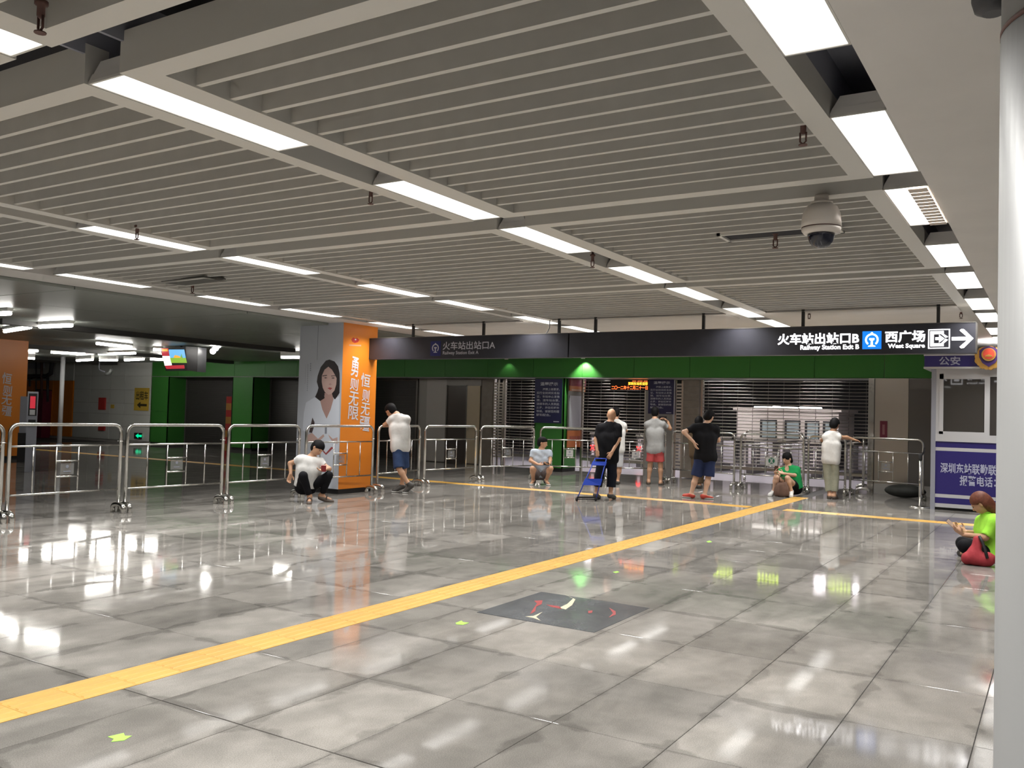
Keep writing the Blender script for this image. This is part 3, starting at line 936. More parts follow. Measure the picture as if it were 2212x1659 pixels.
m1, xa, xb = sidebox(1226, 1258, zy(1240, 962), zy(1240, 816)); part('backing', m1, DARKSTEEL, t)
m1, xa, xb = sidebox(1228, 1262, zy(1240, 834), zy(1240, 816), 0.021); part('red_header', m1, mat('poster_red', (0.26, 0.015, 0.05), 0.4), t)
part('header_line', MB().box(xa+0.2, xb-0.1, YS-0.045, YS-0.041, zy(1240, 829), zy(1240, 822)), mat('mark_plum', (0.32, 0.05, 0.1), 0.5), t)
m1, xa, xb = sidebox(1227, 1261, zy(1240, 845), zy(1240, 834), 0.021); part('orange_band', m1, mat('poster_orange', (0.45, 0.13, 0.03), 0.4), t)
part('band_line', MB().box(xa+0.1, xb-0.15, YS-0.045, YS-0.041, zy(1240, 844), zy(1240, 841)), PTXT_, t)
m1, xa, xb = sidebox(1228, 1258, zy(1240, 924), zy(1240, 855), 0.021); part('white_sheet', m1, mat('paper_grey', (0.36, 0.36, 0.39), 0.6, grain=0.08, gscale=40), t)
m1, xa, xb = sidebox(1225, 1256, zy(1240, 966), zy(1240, 930), 0.021); part('orange_foot', m1, mat('poster_orange', (0.45, 0.13, 0.03), 0.4), t)
for q_ in range(4):
    w_ = (xb-xa-0.2)/4; x_ = xa+0.1+w_*q_
    part('foot_block', MB().box(x_+0.01, x_+w_-0.015, YS-0.045, YS-0.041, zy(1240, 950), zy(1240, 942)), mat('mark_brick', (0.3, 0.07, 0.05), 0.5), t)

# wall washer lamps above the fascia: one bright green pool, one faint
for (px, pw, lab) in ((1265, 60.0, 'small wall washer lamp lighting the green fascia right of the notice column'), (1100, 2.5, 'dim wall washer lamp above the fascia left of the notice column')):
    p = at(px, 790, 0, XW)
    t = thing('wall_washer', lab, 'lamp', (XW-0.16, p[1], 3.1))
    part('can', MB().lathe([(0.055, -0.07), (0.055, 0.0)], (XW-0.16, p[1], 3.1), 16), HOUSING, t)
    l = bpy.data.lights.new('washer', 'SPOT'); l.energy = pw; l.spot_size = math.radians(105); l.spot_blend = 0.6; l.shadow_soft_size = 0.03; l.specular_factor = 0.2
    l.color = (0.95, 1.0, 0.9)
    lo = bpy.data.objects.new('washer_light', l); COL.objects.link(lo); lo.parent = t; lo.location = (0, 0, -0.1)
    lo.rotation_euler = (0, math.radians(-14), 0)

# ------------------------------------------------------------------ hanging signs
SX = 12.7


def rail_logo(cu, cv, s, m, parent, o):
    """ring open below with a rail section standing in it"""
    pts = []
    for k in range(25):
        a = math.radians(-50+280*k/24)
        pts.append((math.cos(a), math.sin(a)))
    ring = MB()
    outer = [(cu+s*1.0*x, cv+s*0.12+s*1.0*y) for x, y in pts]; inner = [(cu+s*0.74*x, cv+s*0.12+s*0.74*y) for x, y in pts]
    for k in range(24):
        ring.prism([outer[k], outer[k+1], inner[k+1], inner[k]], o, FX, ZD, 0.004)
    ring.prism([(cu-0.2*s, cv+1.08*s), (cu+0.2*s, cv+1.08*s), (cu+0.12*s, cv+1.3*s), (cu-0.12*s, cv+1.3*s)], o, FX, ZD, 0.004)
    part('logo_ring', ring, m, parent)
    rail = MB()
    rail.prism([(cu-0.4*s, cv+0.36*s), (cu+0.4*s, cv+0.36*s), (cu+0.36*s, cv+0.08*s), (cu+0.14*s, cv-0.04*s), (cu-0.14*s, cv-0.04*s), (cu-0.36*s, cv+0.08*s)], o, FX, ZD, 0.004)
    rail.prism([(cu-0.13*s, cv+0.0*s), (cu+0.13*s, cv+0.0*s), (cu+0.17*s, cv-0.8*s), (cu-0.17*s, cv-0.8*s)], o, FX, ZD, 0.004)
    rail.prism([(cu-0.56*s, cv-0.98*s), (cu+0.56*s, cv-0.98*s), (cu+0.5*s, cv-0.84*s), (cu+0.15*s, cv-0.74*s), (cu-0.15*s, cv-0.74*s), (cu-0.5*s, cv-0.84*s)], o, FX, ZD, 0.004)
    part('logo_rail', rail, m, parent)


def sq(px, py): 
    p = at(px, py, 0, SX-0.09); return -float(p[1]), float(p[2])


def sbox(pa, pb, pyt, pyb, pxm=None):
    u0 = sq(pa, (pyt+pyb)/2)[0]; u1 = sq(pb, (pyt+pyb)/2)[0]
    pm = (pa+pb)/2
    return (u0, u1, sq(pm, pyb)[1], sq(pm, pyt)[1])


O = (SX-0.09, 0, 0)
yA0 = 11.06; yM = float(at(1228, 750, 0, SX-0.09)[1]); yB1 = 0.91
t = thing('hanging_sign', 'dark unlit hanging sign for Exit A with white railway logo', 'sign', (SX, (yA0+yM)/2, 2.48))
part('box', MB().box(SX-0.09, SX+0.09, yM+0.012, yA0, 2.475, 2.865), SIGNBODY, t)
part('top_trim', MB().box(SX-0.095, SX+0.095, yM+0.012, yA0+0.005, 2.865, 2.873), DARKSTEEL, t)
text('chinese_text', '火车站出站口A', sbox(957, 1070, 737, 755), O, FX, ZD, LETTER_DIM, t, 0.012, 0.006)
text('english_text', 'Railway Station Exit A', sbox(957, 1034, 758, 767.5), O, FX, ZD, LETTER_DIM, t, 0.012, 0.006)
b = sbox(930, 952, 737, 769)
part('logo_field', MB().box(SX-0.094, SX-0.09, -b[1], -b[0], b[2], b[3]), LOGO_BLUE, t, 'dark blue logo field')
rail_logo((b[0]+b[1])/2, (b[2]+b[3])/2, 0.075, LETTER_DIM, t, (SX-0.094, 0, 0))
for px in (893, 1045, 1208):
    y = float(at(px, 715, 0, SX)[1])
    part('rod', MB().box(SX-0.02, SX+0.02, y-0.02, y+0.02, 2.87, 3.12), ROD, t)
ca = [at(1175, 724, 0, SX), at(1182, 718, 0, SX), at(1187, 708, 0, SX), at(1188, 690, 0, SX)]
part('cable', MB().tube(ca, 0.008, 8), ROD, t)

t = thing('hanging_sign', 'long dark hanging sign with lit white text for Exit B and West Square', 'sign', (SX, (yM+yB1)/2, 2.48))
part('box', MB().box(SX-0.09, SX+0.09, yB1, yM-0.012, 2.475, 2.865), SIGNBODY, t)
part('top_trim', MB().box(SX-0.095, SX+0.095, yB1-0.005, yM-0.012, 2.865, 2.873), DARKSTEEL, t)
part('end_trim', MB().box(SX-0.095, SX+0.095, yB1-0.005, yB1+0.004, 2.475, 2.87), DARKSTEEL, t)
text('chinese_text', '火车站出站口B', sbox(1680, 1856, 719, 744), O, FX, ZD, LETTER_LIT, t, 0.03, 0.006)
text('english_text', 'Railway Station Exit B', sbox(1729, 1856, 744.5, 758), O, FX, ZD, LETTER_LIT, t, 0.03, 0.006)
text('chinese_text', '西广场', sbox(1912, 1999, 714, 740), O, FX, ZD, LETTER_LIT, t, 0.03, 0.006)
text('english_text', 'West Square', sbox(1918, 1998, 742, 754.5), O, FX, ZD, LETTER_LIT, t, 0.03, 0.006)
b = sbox(1863, 1904, 715.5, 754)
part('logo_field', MB().box(SX-0.094, SX-0.09, -b[1], -b[0], b[2], b[3]), LOGO_LIT, t, 'glowing blue logo field')
rail_logo((b[0]+b[1])/2, (b[2]+b[3])/2-0.005, 0.085, LETTER_LIT, t, (SX-0.094, 0, 0))
b = sbox(2005, 2052, 711, 753); u0, u1, v0, v1 = b; W_, H_ = u1-u0, v1-v0


def uv(p): return [(u0+W_*x, v0+H_*y) for x, y in p]


ic = MB(); tt = 0.05
for p in ([(0, 0), (1, 0), (1, tt), (0, tt)], [(0, 1-tt), (1, 1-tt), (1, 1), (0, 1)], [(0, tt), (tt, tt), (tt, 1-tt), (0, 1-tt)], [(1-tt, tt), (1, tt), (1, 1-tt), (1-tt, 1-tt)]):
    ic.prism(uv(p), O, FX, ZD, 0.006)
part('exit_frame', ic, LETTER_LIT, t)
ic = MB()
for p in ([(0.1, 0.12), (0.26, 0.12), (0.26, 0.9), (0.1, 0.9)], [(0.26, 0.74), (0.72, 0.74), (0.72, 0.9), (0.26, 0.9)], [(0.26, 0.12), (0.72, 0.12), (0.72, 0.27), (0.26, 0.27)],
          [(0.6, 0.27), (0.72, 0.27), (0.92, 0.44), (0.8, 0.5)], [(0.72, 0.74), (0.6, 0.74), (0.8, 0.54), (0.92, 0.6)]):
    ic.prism(uv(p), O, FX, ZD, 0.006)
part('exit_door_symbol', ic, LETTER_LIT, t)
ic = MB().prism(uv([(0.33, 0.44), (0.5, 0.44), (0.5, 0.3), (0.76, 0.51), (0.5, 0.72), (0.5, 0.58), (0.33, 0.58)]), O, FX, ZD, 0.006)
part('exit_arrow_symbol', ic, LETTER_LIT, t)
b = sbox(2056, 2103, 711, 752); u0, u1, v0, v1 = b; W_, H_ = u1-u0, v1-v0
ic = MB()
ic.prism(uv([(0, 0.41), (0.8, 0.41), (0.8, 0.59), (0, 0.59)]), O, FX, ZD, 0.006)
ic.prism(uv([(0.42, 0.0), (0.55, 0.0), (1.0, 0.5), (0.86, 0.56), (0.36, 0.07)]), O, FX, ZD, 0.006)
ic.prism(uv([(0.42, 1.0), (0.55, 1.0), (1.0, 0.5), (0.86, 0.44), (0.36, 0.93)]), O, FX, ZD, 0.006)
part('arrow', ic, LETTER_LIT, t)
for px in (1287, 1520, 1735, 2027):
    y = float(at(px, 695, 0, SX)[1])
    part('rod', MB().box(SX-0.02, SX+0.02, y-0.02, y+0.02, 2.87, 3.12), ROD, t)
#BODY2
# back of the lit sign (seen mirrored in the booth window)
OB = (SX+0.09, 0, 0)
text('chinese_text', '西广场', (1.36, 1.84, 2.60, 2.76), OB, YD, ZD, LETTER_LIT, t, 0.03, 0.006)
text('english_text', 'West Square', (1.42, 1.84, 2.505, 2.565), OB, YD, ZD, LETTER_LIT, t, 0.03, 0.006)
text('chinese_text', '火车站', (2.26, 2.7, 2.58, 2.76), OB, YD, ZD, LETTER_LIT, t, 0.03, 0.006)
ic = MB()
for p in ([(0, 0), (1, 0), (1, 0.12), (0, 0.12)], [(0, 0.88), (1, 0.88), (1, 1), (0, 1)], [(0, 0.12), (0.1, 0.12), (0.1, 0.88), (0, 0.88)], [(0.9, 0.12), (1, 0.12), (1, 0.88), (0.9, 0.88)], [(0.28, 0.3), (0.72, 0.3), (0.72, 0.7), (0.28, 0.7)]):
    ic.prism([(1.93+0.25*a_, 2.5+0.26*b_) for a_, b_ in p], OB, YD, ZD, 0.006)
part('exit_symbol', ic, LETTER_LIT, t)
ic = MB().prism([(1.28, 2.56), (1.12, 2.56), (1.12, 2.52), (1.0, 2.58), (1.12, 2.64), (1.12, 2.6), (1.28, 2.6)], OB, YD, ZD, 0.006)
part('arrow', ic, LETTER_LIT, t)

# ------------------------------------------------------------------ advertising pillars
GREYPRINT = mat('print_pale_grey', (0.46, 0.48, 0.53), 0.4)
PDRESS = mat('print_dress', (0.60, 0.63, 0.70), 0.4)
PHAIR = mat('print_hair', (0.022, 0.016, 0.016), 0.4)
PSKIN = mat('print_skin', (0.50, 0.34, 0.30), 0.4)
PSHADE = mat('print_skin_shade', (0.40, 0.25, 0.22), 0.4)
PLIP = mat('print_lips', (0.33, 0.07, 0.07), 0.4)
PDARK = mat('print_dark', (0.07, 0.05, 0.05), 0.4)
PTXT = mat('print_grey_text', (0.22, 0.23, 0.27), 0.5)


def pillar(x0, x1, y0, y1, label):
    t = thing('pillar', label, 'pillar', (x0, y0, 0))
    part('plinth', MB().box(x0+0.02, x1-0.02, y0+0.02, y1-0.02, 0, 0.09), BLACK, t)
    part('core', MB().box(x0+0.03, x1-0.03, y0+0.03, y1-0.03, 0.09, 3.1), GREYPANEL, t)
    part('orange_panel', MB().box(x0+0.003, x1, y0, y0+0.03, 0.09, 3.1), ORANGE, t)
    part('orange_panel', MB().box(x1-0.03, x1, y0+0.03, y1, 0.09, 3.1), ORANGE, t)
    part('grey_panel', MB().box(x0, x0+0.03, y0+0.003, y1, 0.09, 3.1), GREYPRINT, t)
    return t


def oz(px, py, Y): 
    p = at(px, py, 1, Y); return float(p[0]), float(p[2])


def glyphs(t, Y, lst, shear=0.0):
    for ch, pa, pb, ya, yb in lst:
        xa, zb_ = oz(pa, yb, Y); xb, za_ = oz(pb, ya, Y)
        text('glyph', ch, (0, 1, 0, 1), (xa, Y, zb_), ((xb-xa), 0, -0.03), (0.02, 0, za_-zb_), LETTER_DIM, t, 0.012, 0.004)


t = pillar(11.9, 12.84, 11.0, 12.08, 'square pillar with a printed woman on grey and white writing on its orange side')
PX0 = 11.9


def pq(pts, Xp):
    out = []
    for zx, zy in pts:
        p = at(650+zx/5.35, 750+zy/5.35, 0, Xp); out.append((-float(p[1]), float(p[2])))
    return out


gp_ = [c for c in t.children if c.name.startswith('grey_panel')][0]
clip = lambda pts: [(min(max(u, -12.07), -11.005), max(v, 0.092)) for u, v in pts]
for nm, pts, m, d in (
    ('portrait_dress', [(60, 640), (165, 575), (225, 620), (298, 825), (380, 600), (445, 565), (442, 950), (428, 1660), (190, 1660), (170, 1300), (130, 1000), (20, 960), (35, 760)], PDRESS, 0.001),
    ('portrait_hair', [(185, 400), (195, 330), (230, 230), (290, 155), (330, 143), (390, 165), (430, 220), (448, 300), (450, 400), (447, 530), (420, 570), (395, 605), (360, 560), (330, 520), (270, 560), (280, 615), (230, 628), (165, 575), (190, 520), (205, 470)], PHAIR, 0.002),
    ('portrait_neck', [(275, 530), (360, 535), (378, 600), (345, 720), (298, 825), (250, 720), (225, 622), (275, 590)], PSHADE, 0.003),
    ('portrait_face', [(245, 330), (275, 260), (320, 225), (360, 260), (390, 310), (415, 360), (410, 430), (390, 500), (355, 540), (320, 550), (280, 520), (255, 470), (243, 400)], PSKIN, 0.004),
    ('portrait_brow', [(250, 328), (300, 320), (306, 330), (252, 338)], PDARK, 0.005),
    ('portrait_brow', [(350, 330), (402, 324), (400, 333), (352, 338)], PDARK, 0.005),
    ('portrait_eye', [(268, 356), (288, 347), (310, 356), (288, 362)], PDARK, 0.005),
    ('portrait_eye', [(352, 358), (375, 349), (398, 358), (375, 364)], PDARK, 0.005),
    ('portrait_nose', [(322, 430), (342, 415), (360, 430), (342, 441)], PSHADE, 0.005),
    ('portrait_lips', [(310, 474), (335, 464), (366, 472), (342, 494)], PLIP, 0.005),
    ('portrait_arm', [(85, 1010), (130, 990), (200, 1058), (262, 1005), (273, 1030), (210, 1090), (150, 1100), (80, 1090)], PSKIN, 0.003),
    ('portrait_arm', [(318, 1008), (370, 1060), (425, 1040), (425, 1120), (360, 1085), (330, 1040)], PSKIN, 0.003),
    ('portrait_sash', [(135, 812), (160, 870), (150, 930), (130, 990), (95, 985), (110, 920)], PDARK, 0.003),
    ('portrait_buckle', [(278, 908), (302, 908), (300, 1000), (278, 1000)], PTXT, 0.003),
    ('portrait_ribbon', [(262, 1190), (290, 1225), (355, 1150), (375, 1165), (292, 1245), (255, 1205)], PLIP, 0.003)):
    part(nm, MB().prism(clip(pq(pts, PX0)), (PX0-d, 0, 0), FX, ZD, 0.0012), m, gp_)
for nb, zx, za, zb, wd in ((4, 112, 175, 275, 14), (14, 78, 190, 505, 7), (10, 52, 190, 420, 7)):
    q = pq([(zx-wd/2, zb), (zx+wd/2, za)], PX0)
    sm = MB(); st_ = (q[1][1]-q[0][1])/nb
    for k_ in range(nb): sm.box(PX0-0.002, PX0, -q[1][0], -q[0][0], q[0][1]+st_*k_, q[0][1]+st_*(k_+0.6))
    o = part('small_print', sm, PTXT, gp_); o['kind'] = 'stuff'
q = pq([(232, -30), (234, -30), (234, 80), (232, 80)], PX0)
part('panel_joint', MB().box(PX0-0.002, PX0, 11.62, 11.63, 2.42, 3.1), PTXT, gp_)
glyphs(t, 11.0, [('勇', 757, 774, 770, 811), ('则', 755, 773, 816, 841), ('无', 752, 774, 845, 874), ('限', 751, 774, 876, 905),
                 ('恒', 778, 799, 806, 834), ('则', 781, 797, 840, 866), ('无', 778, 798, 869, 895), ('疆', 775, 798, 898, 929)])
lp = [oz(px, py, 11.0) for px, py in ((759, 733), (763, 729), (767, 731), (771, 730), (776, 734), (773, 739), (766, 741), (761, 738))]
part('red_emblem', MB().prism(lp, (0, 11.0, 0), XD, ZD, 0.004), RED, t, 'small red lip shaped emblem')
lp = [oz(px, py, 11.0) for px, py in ((766, 732), (769, 732), (769, 735), (766, 735))]
part('emblem_spark', MB().prism(lp, (0, 10.996, 0), XD, ZD, 0.002), LETTER_DIM, t)
lp = [oz(px, py, 11.0) for px, py in ((754, 744), (780, 745), (780, 748), (754, 747))]
part('emblem_caption', MB().prism(lp, (0, 11.0, 0), XD, ZD, 0.002), mat('caption_tan', (0.6, 0.33, 0.2), 0.5), t)

t = pillar(11.9, 12.84, 22.8, 23.9, 'orange pillar with white writing at the left edge of the picture')
glyphs(t, 22.8, [('恒', 3, 25, 805, 828), ('则', 5, 25, 832, 851), ('无', 2, 25, 852, 873), ('疆', 2, 25, 876, 897)])

# ------------------------------------------------------------------ crowd barriers
LOGO_GREEN = mat('logo_green', (0.015, 0.13, 0.07), 0.4)
CLEAR = mat('clear_plate', (0.30, 0.30, 0.29), 0.25, alpha=0.35)
BOARD = mat('barrier_board', (0.50, 0.49, 0.47), 0.4)


def barrier(ax, ay, bx, by, label, H=1.23, board=None):
    L = math.hypot(bx-ax, by-ay); cx, cy = (ax+bx)/2, (ay+by)/2
    t = link('crowd_barrier', None); t.location = (cx, cy, 0); t.rotation_euler = (0, 0, math.atan2(by-ay, bx-ax))
    t['label'] = label; t['category'] = 'barrier'; t['group'] = 'steel crowd barriers'
    ROOTLOC[t.name] = (0, 0, 0)
    h = L/2; R = 0.11; rt = 0.0245
    pts = [(-h, 0, 0.10)]
    for k in range(7):
        a = math.pi - k*math.pi/12; pts.append((-h+R+R*math.cos(a), 0, H-R+R*math.sin(a)))
    for k in range(7):
        a = math.pi/2 - k*math.pi/12; pts.append((h-R+R*math.cos(a), 0, H-R+R*math.sin(a)))
    pts.append((h, 0, 0.10))
    part('frame', MB().tube(pts, rt, 10), STEEL, t)
    part('mid_rail', MB().tube([(-h+0.02, 0, 0.95), (h-0.02, 0, 0.95)], 0.0135, 8), STEEL, t)
    part('bottom_rail', MB().tube([(-h+0.02, 0, 0.33), (h-0.02, 0, 0.33)], 0.0135, 8), STEEL, t)
    for k in range(1, 5):
        x = -h+L*k/5
        part('bar', MB().tube([(x, 0, 0.33), (x, 0, 0.95)], 0.0095, 8), STEEL, t)
    xa, xb = -h+L*2/5, -h+L*3/5
    for z in (0.745, 0.54):
        part('short_rail', MB().tube([(xa, 0, z), (xb, 0, z)], 0.0125, 8), STEEL, t)
    for sx in (-h, h):
        p = []
        for k in range(9):
            a = math.pi*k/8; p.append((sx, -0.10*math.cos(a)*1.25, 0.075+0.045*math.sin(a)))
        p = [(sx, -0.125, 0.0)] + p + [(sx, 0.125, 0.0)]
        part('foot', MB().tube(p, 0.034, 10), STEEL, t)
    part('tie', MB().tube([(h-0.03, 0.03, 1.0), (h+0.02, 0.033, 1.01), (h+0.05, 0.0, 0.99), (h+0.02, -0.03, 1.0), (h-0.03, -0.03, 1.0)], 0.004, 6), STEEL, t)
    if board == 'logo':
        part('board', MB().box(xa+0.01, xb-0.01, -0.006, 0.006, 0.55, 0.74), BOARD, t)
        side = -1
        bb = [c for c in t.children if c.name.startswith('board')][0]
        disc = [(0.075*math.cos(2*math.pi*k/28), 0.66+0.068*math.sin(2*math.pi*k/28)) for k in range(28)]
        xm = (xa+xb)/2
        part('logo_disc', MB().prism([(xm+u*0.95, v) for u, v in disc], (0, -0.006, 0), XD, ZD, 0.002), LOGO_GREEN, bb, 'dark green round emblem')
        lg = MB()
        for s in (-1, 1):
            arc = [(s*0.052*math.cos(a)*0.9, 0.66 - s*0 + 0.056*math.sin(a)) for a in (math.radians(q) for q in (62, 40, 15))]
            lg.prism([(xm-0.045*s, 0.71), (xm-0.03*s, 0.715), (xm+0.008*s, 0.66), (xm-0.03*s, 0.605), (xm-0.045*s, 0.61), (xm-0.008*s, 0.66)], (0, -0.008, 0), XD, ZD, 0.002)
        for dx in (-0.017, 0.0, 0.017):
            lg.prism([(xm+dx-0.004, 0.612), (xm+dx+0.004, 0.612), (xm+dx+0.004, 0.708), (xm+dx-0.004, 0.708)], (0, -0.008, 0), XD, ZD, 0.002)
        part('logo_mark', lg, BOARD, bb)
        part('caption', MB().box(xm-0.08, xm+0.06, -0.0085, -0.006, 0.558, 0.572), mat('caption_grey', (0.3, 0.3, 0.29), 0.5), bb)
    elif board != 'none':
        part('plate', MB().box(xa+0.06, xb-0.06, -0.003, 0.003, 0.565, 0.72), CLEAR if board is None else BOARD, t)
        pb = [c for c in t.children if c.name.startswith('plate')][0]
        xm = (xa+xb)/2
        part('plate_emblem', MB().prism([(xm+0.022*math.cos(2*math.pi*k/14), 0.672+0.022*math.sin(2*math.pi*k/14)) for k in range(14)], (0, -0.003, 0), XD, ZD, 0.0015), PTXT, pb)
        part('plate_caption', MB().box(xm-0.05, xm+0.05, -0.0045, -0.003, 0.60, 0.615), PTXT, pb)
    return t


def bxy(px, y): return float(at(px, 1000, 1, y)[0]), y


for pa, ya, pb, yb, lab in (
    (-170, 11.35, 4, 11.25, 'steel crowd barrier cut off by the left edge of the picture'),
    (19, 11.25, 259, 11.2, 'first whole steel crowd barrier from the left, near the orange pillar'),
    (273, 11.2, 480, 11.12, 'second whole steel crowd barrier from the left, below the yellow taxi sign'),
    (492, 11.12, 645, 11.08, 'steel crowd barrier directly left of the seated man in the white shirt'),
    (660, 10.92, 804, 10.78, 'steel crowd barrier standing in front of the pillar with the printed woman'),
    (816, 10.9, 905, 11.16, 'steel crowd barrier under the elbows of the leaning man in blue shorts'),
    (917, 11.05, 1027, 10.95, 'steel crowd barrier in front of the open doorway right of the leaning man')):
    A, B = bxy(pa, ya), bxy(pb, yb)
    barrier(A[0], A[1], B[0], B[1], lab)


def gxy(px, py): p = gnd(px, py); return float(p[0]), float(p[1])


for pa, pb, lab, bd in (
    ((1036, 1040), (1151, 1036), 'steel crowd barrier just left of the squatting man in the pale blue shirt', None),
    ((1165, 1036), (1294, 1041), 'steel crowd barrier running right from the squatting man towards the bald man', 'pale'),
    ((1306, 1041), (1436, 1043), 'steel crowd barrier between the bald man and the man in grey', 'pale'),
    ((1451, 1044), (1585, 1056), 'steel crowd barrier behind the man in the black shirt and blue shorts', None),
    ((1599, 1056), (1735, 1066), 'steel crowd barrier with the round green emblem board behind the seated woman', 'logo'),
    ((1745, 1066), (1825, 1071), 'short steel crowd barrier in front of the man in the white sleeveless shirt', 'none'),
    ((1836, 1069), (1993, 1082), 'steel crowd barrier at the right end beside the police booth', None)):
    A, B = gxy(*pa), gxy(*pb)
    barrier(A[0], A[1], B[0], B[1], lab, 1.23, bd)
A = gxy(1864, 1067); dv = N([A[0], A[1], 0])
barrier(A[0], A[1], A[0]+dv[0]*1.1, A[1]+dv[1]*1.1, 'steel crowd barrier seen end on behind the right end barrier', 1.2, 'none')
A, B = gxy(1600, 1041), gxy(1726, 1047)
barrier(A[0]+0.3, A[1], B[0]+0.3, B[1], 'second steel crowd barrier standing behind the emblem board barrier', 1.26, 'none')

# stanchion with strap at the end
b = gxy(1987, 1096)
t = thing('stanchion', 'short queue post with a round base and black strap at the end of the barriers', 'stanchion', (b[0], b[1], 0))
part('base', MB().lathe([(0.19, 0.0), (0.19, 0.012), (0.12, 0.025), (0.03, 0.035)], (b[0], b[1], 0), 24), STEEL, t)
part('pole', MB().tube([(b[0], b[1], 0.02), (b[0], b[1], 0.88)], 0.024, 10), STEEL, t)
part('head', MB().lathe([(0.03, 0.88), (0.035, 0.9), (0.035, 0.98), (0.02, 1.0)], (b[0], b[1], 0), 14), BLACK, t)
part('strap', MB().tube([(b[0], b[1], 0.94), (b[0]+0.2, b[1]-0.03, 1.02), (b[0]+0.42, b[1]-0.02, 1.1)], 0.02, 6), BLACK, t)

# ------------------------------------------------------------------ police booth
BX = 17.9


def bz(py, px=2080): return float(at(px, py, 0, BX)[2])
def by(px): return float(at(px, 950, 0, BX)[1])


YL, YR = by(2021), -0.8
t = thing('police_booth', 'blue and white police booth with a gold badge and windows', 'booth', (BX+0.9, 0.6, 0))
part('corner_post', MB().box(BX-0.02, BX+0.1, YL, by(2011), 0.0, 2.62), GREYPOST, t)
part('side_wall', MB().box(BX+0.1, BX+1.8, YL, by(2012), 0.03, 2.62), mat('booth_side', (0.35, 0.36, 0.42), 0.4), t)
part('back_wall', MB().box(BX+1.75, BX+1.8, YR, YL, 0.03, 2.62), WHITEP, t)
part('skid', MB().box(BX+0.04, BX+1.8, YR, YL, 0.0, bz(1099)), BLACK, t)
lv = [(1099, 1090.5, WHITEP, 'white_band'), (1090.5, 1077.5, BLUE, 'blue_band'), (1077.5, 1070, WHITEP, 'white_band'), (1070, 975.5, BLUE, 'blue_panel'),
      (975.5, 968, WHITEP, 'white_band'), (968, 955, BLUE, 'blue_band'), (955, 939, WHITEP, 'sill')]
for a_, b_, m, nm in lv:
    part(nm, MB().box(BX-(0.02 if nm == 'sill' else 0.0), BX+0.06, YR, YL, bz(a_), bz(b_)), m, t)
part('window_frame', MB().box(BX-0.005, BX+0.06, YR, YL, bz(814), bz(797)).box(BX-0.005, BX+0.06, by(2036), YL, bz(939), bz(814)), WHITEP, t)
part('mullion', MB().box(BX-0.012, BX+0.06, by(2137.5), by(2126), bz(939), bz(814)), WHITEP, t)
part('sash', MB().box(BX-0.015, BX+0.01, by(2137), by(2027), bz(819), bz(808)).box(BX-0.015, BX+0.01, by(2137), by(2027), bz(941), bz(933)).box(BX-0.015, BX+0.01, by(2037), by(2028), bz(941), bz(808)), WHITEP, t)
part('pane', MB().box(BX+0.02, BX+0.026, by(2127), by(2036), bz(939), bz(812)), GLASS, t)
part('pane', MB().box(BX+0.02, BX+0.026, YR+0.1, by(2136), bz(939), bz(812)), GLASS, t)
yr = YL+0.19
part('roof_band', MB().box(BX-0.12, BX+1.9, YR, yr, bz(793.5), bz(769)), BLUE, t)
part('roof_trim', MB().box(BX-0.135, BX+1.9, YR, yr+0.01, bz(769), bz(765)), WHITEP, t)
part('roof_trim', MB().box(BX-0.135, BX+1.9, YR, yr+0.01, bz(797), bz(793)), WHITEP, t)


def bbox(pa, pb, ya, yb): return (-by(pa), -by(pb), bz(yb), bz(ya))


text('roof_text', '公安', bbox(2028, 2074, 771, 789.5), (BX-0.12, 0, 0), FX, ZD, GREYTXT, t, 0.02)
text('main_text', '深圳东站联勤联动', bbox(2032, 2170, 1001, 1024), (BX, 0, 0), FX, ZD, GREYTXT, t, 0.02)
text('phone_text', '报警电话：', bbox(2074, 2152, 1027, 1049), (BX, 0, 0), FX, ZD, GREYTXT, t, 0.02)
byc, bzc = float(at(2136, 772, 0, BX-0.16)[1]), float(at(2136, 772, 0, BX-0.16)[2])
bd = thing('police_badge', 'gold police badge with red centre on the booth roof', 'badge', (BX-0.16, byc, bzc))
k = 0.245
wre = []
for q in range(40):
    a = 2*math.pi*q/40; r = k*(1.0 if math.sin(a) < 0.55 else 0.92)*(0.92+0.05*math.cos(9*a)); wre.append((-byc+r*math.cos(a), bzc+r*math.sin(a)*0.97))
part('wreath', MB().prism(wre, (BX-0.135, 0, 0), FX, ZD, 0.03), GOLD, bd)
for sgn in (-1, 1):
    for q in range(7):
        a = math.radians(-80+q*21)
        cxy = (-byc+sgn*k*0.83*math.cos(a), bzc+k*0.83*math.sin(a)); ta = a+math.pi/2
        dx, dz = sgn*math.cos(ta), math.sin(ta)
        part('leaf', MB().prism([(cxy[0]-dx*0.05, cxy[1]-dz*0.05), (cxy[0]+dz*0.022, cxy[1]-dx*0.022), (cxy[0]+dx*0.055, cxy[1]+dz*0.055), (cxy[0]-dz*0.022, cxy[1]+dx*0.022)], (BX-0.165, 0, 0), FX, ZD, 0.012), GOLD, bd)
sh = [(-0.15, 0.12), (-0.1, 0.17), (0, 0.2), (0.1, 0.17), (0.15, 0.12), (0.15, 0.0), (0.1, -0.1), (0, -0.17), (-0.1, -0.1), (-0.15, 0.0)]
part('shield', MB().prism([(-byc+u, bzc+v) for u, v in sh], (BX-0.165, 0, 0), FX, ZD, 0.015), BADGE_BLUE, bd, 'dark navy shield')
cir = lambda r, dz=0: [(-byc+r*math.cos(2*math.pi*q/28), bzc+dz+r*math.sin(2*math.pi*q/28)) for q in range(28)]
part('medallion_ring', MB().prism(cir(0.115, 0.05), (BX-0.18, 0, 0), FX, ZD, 0.012), GOLD, bd)
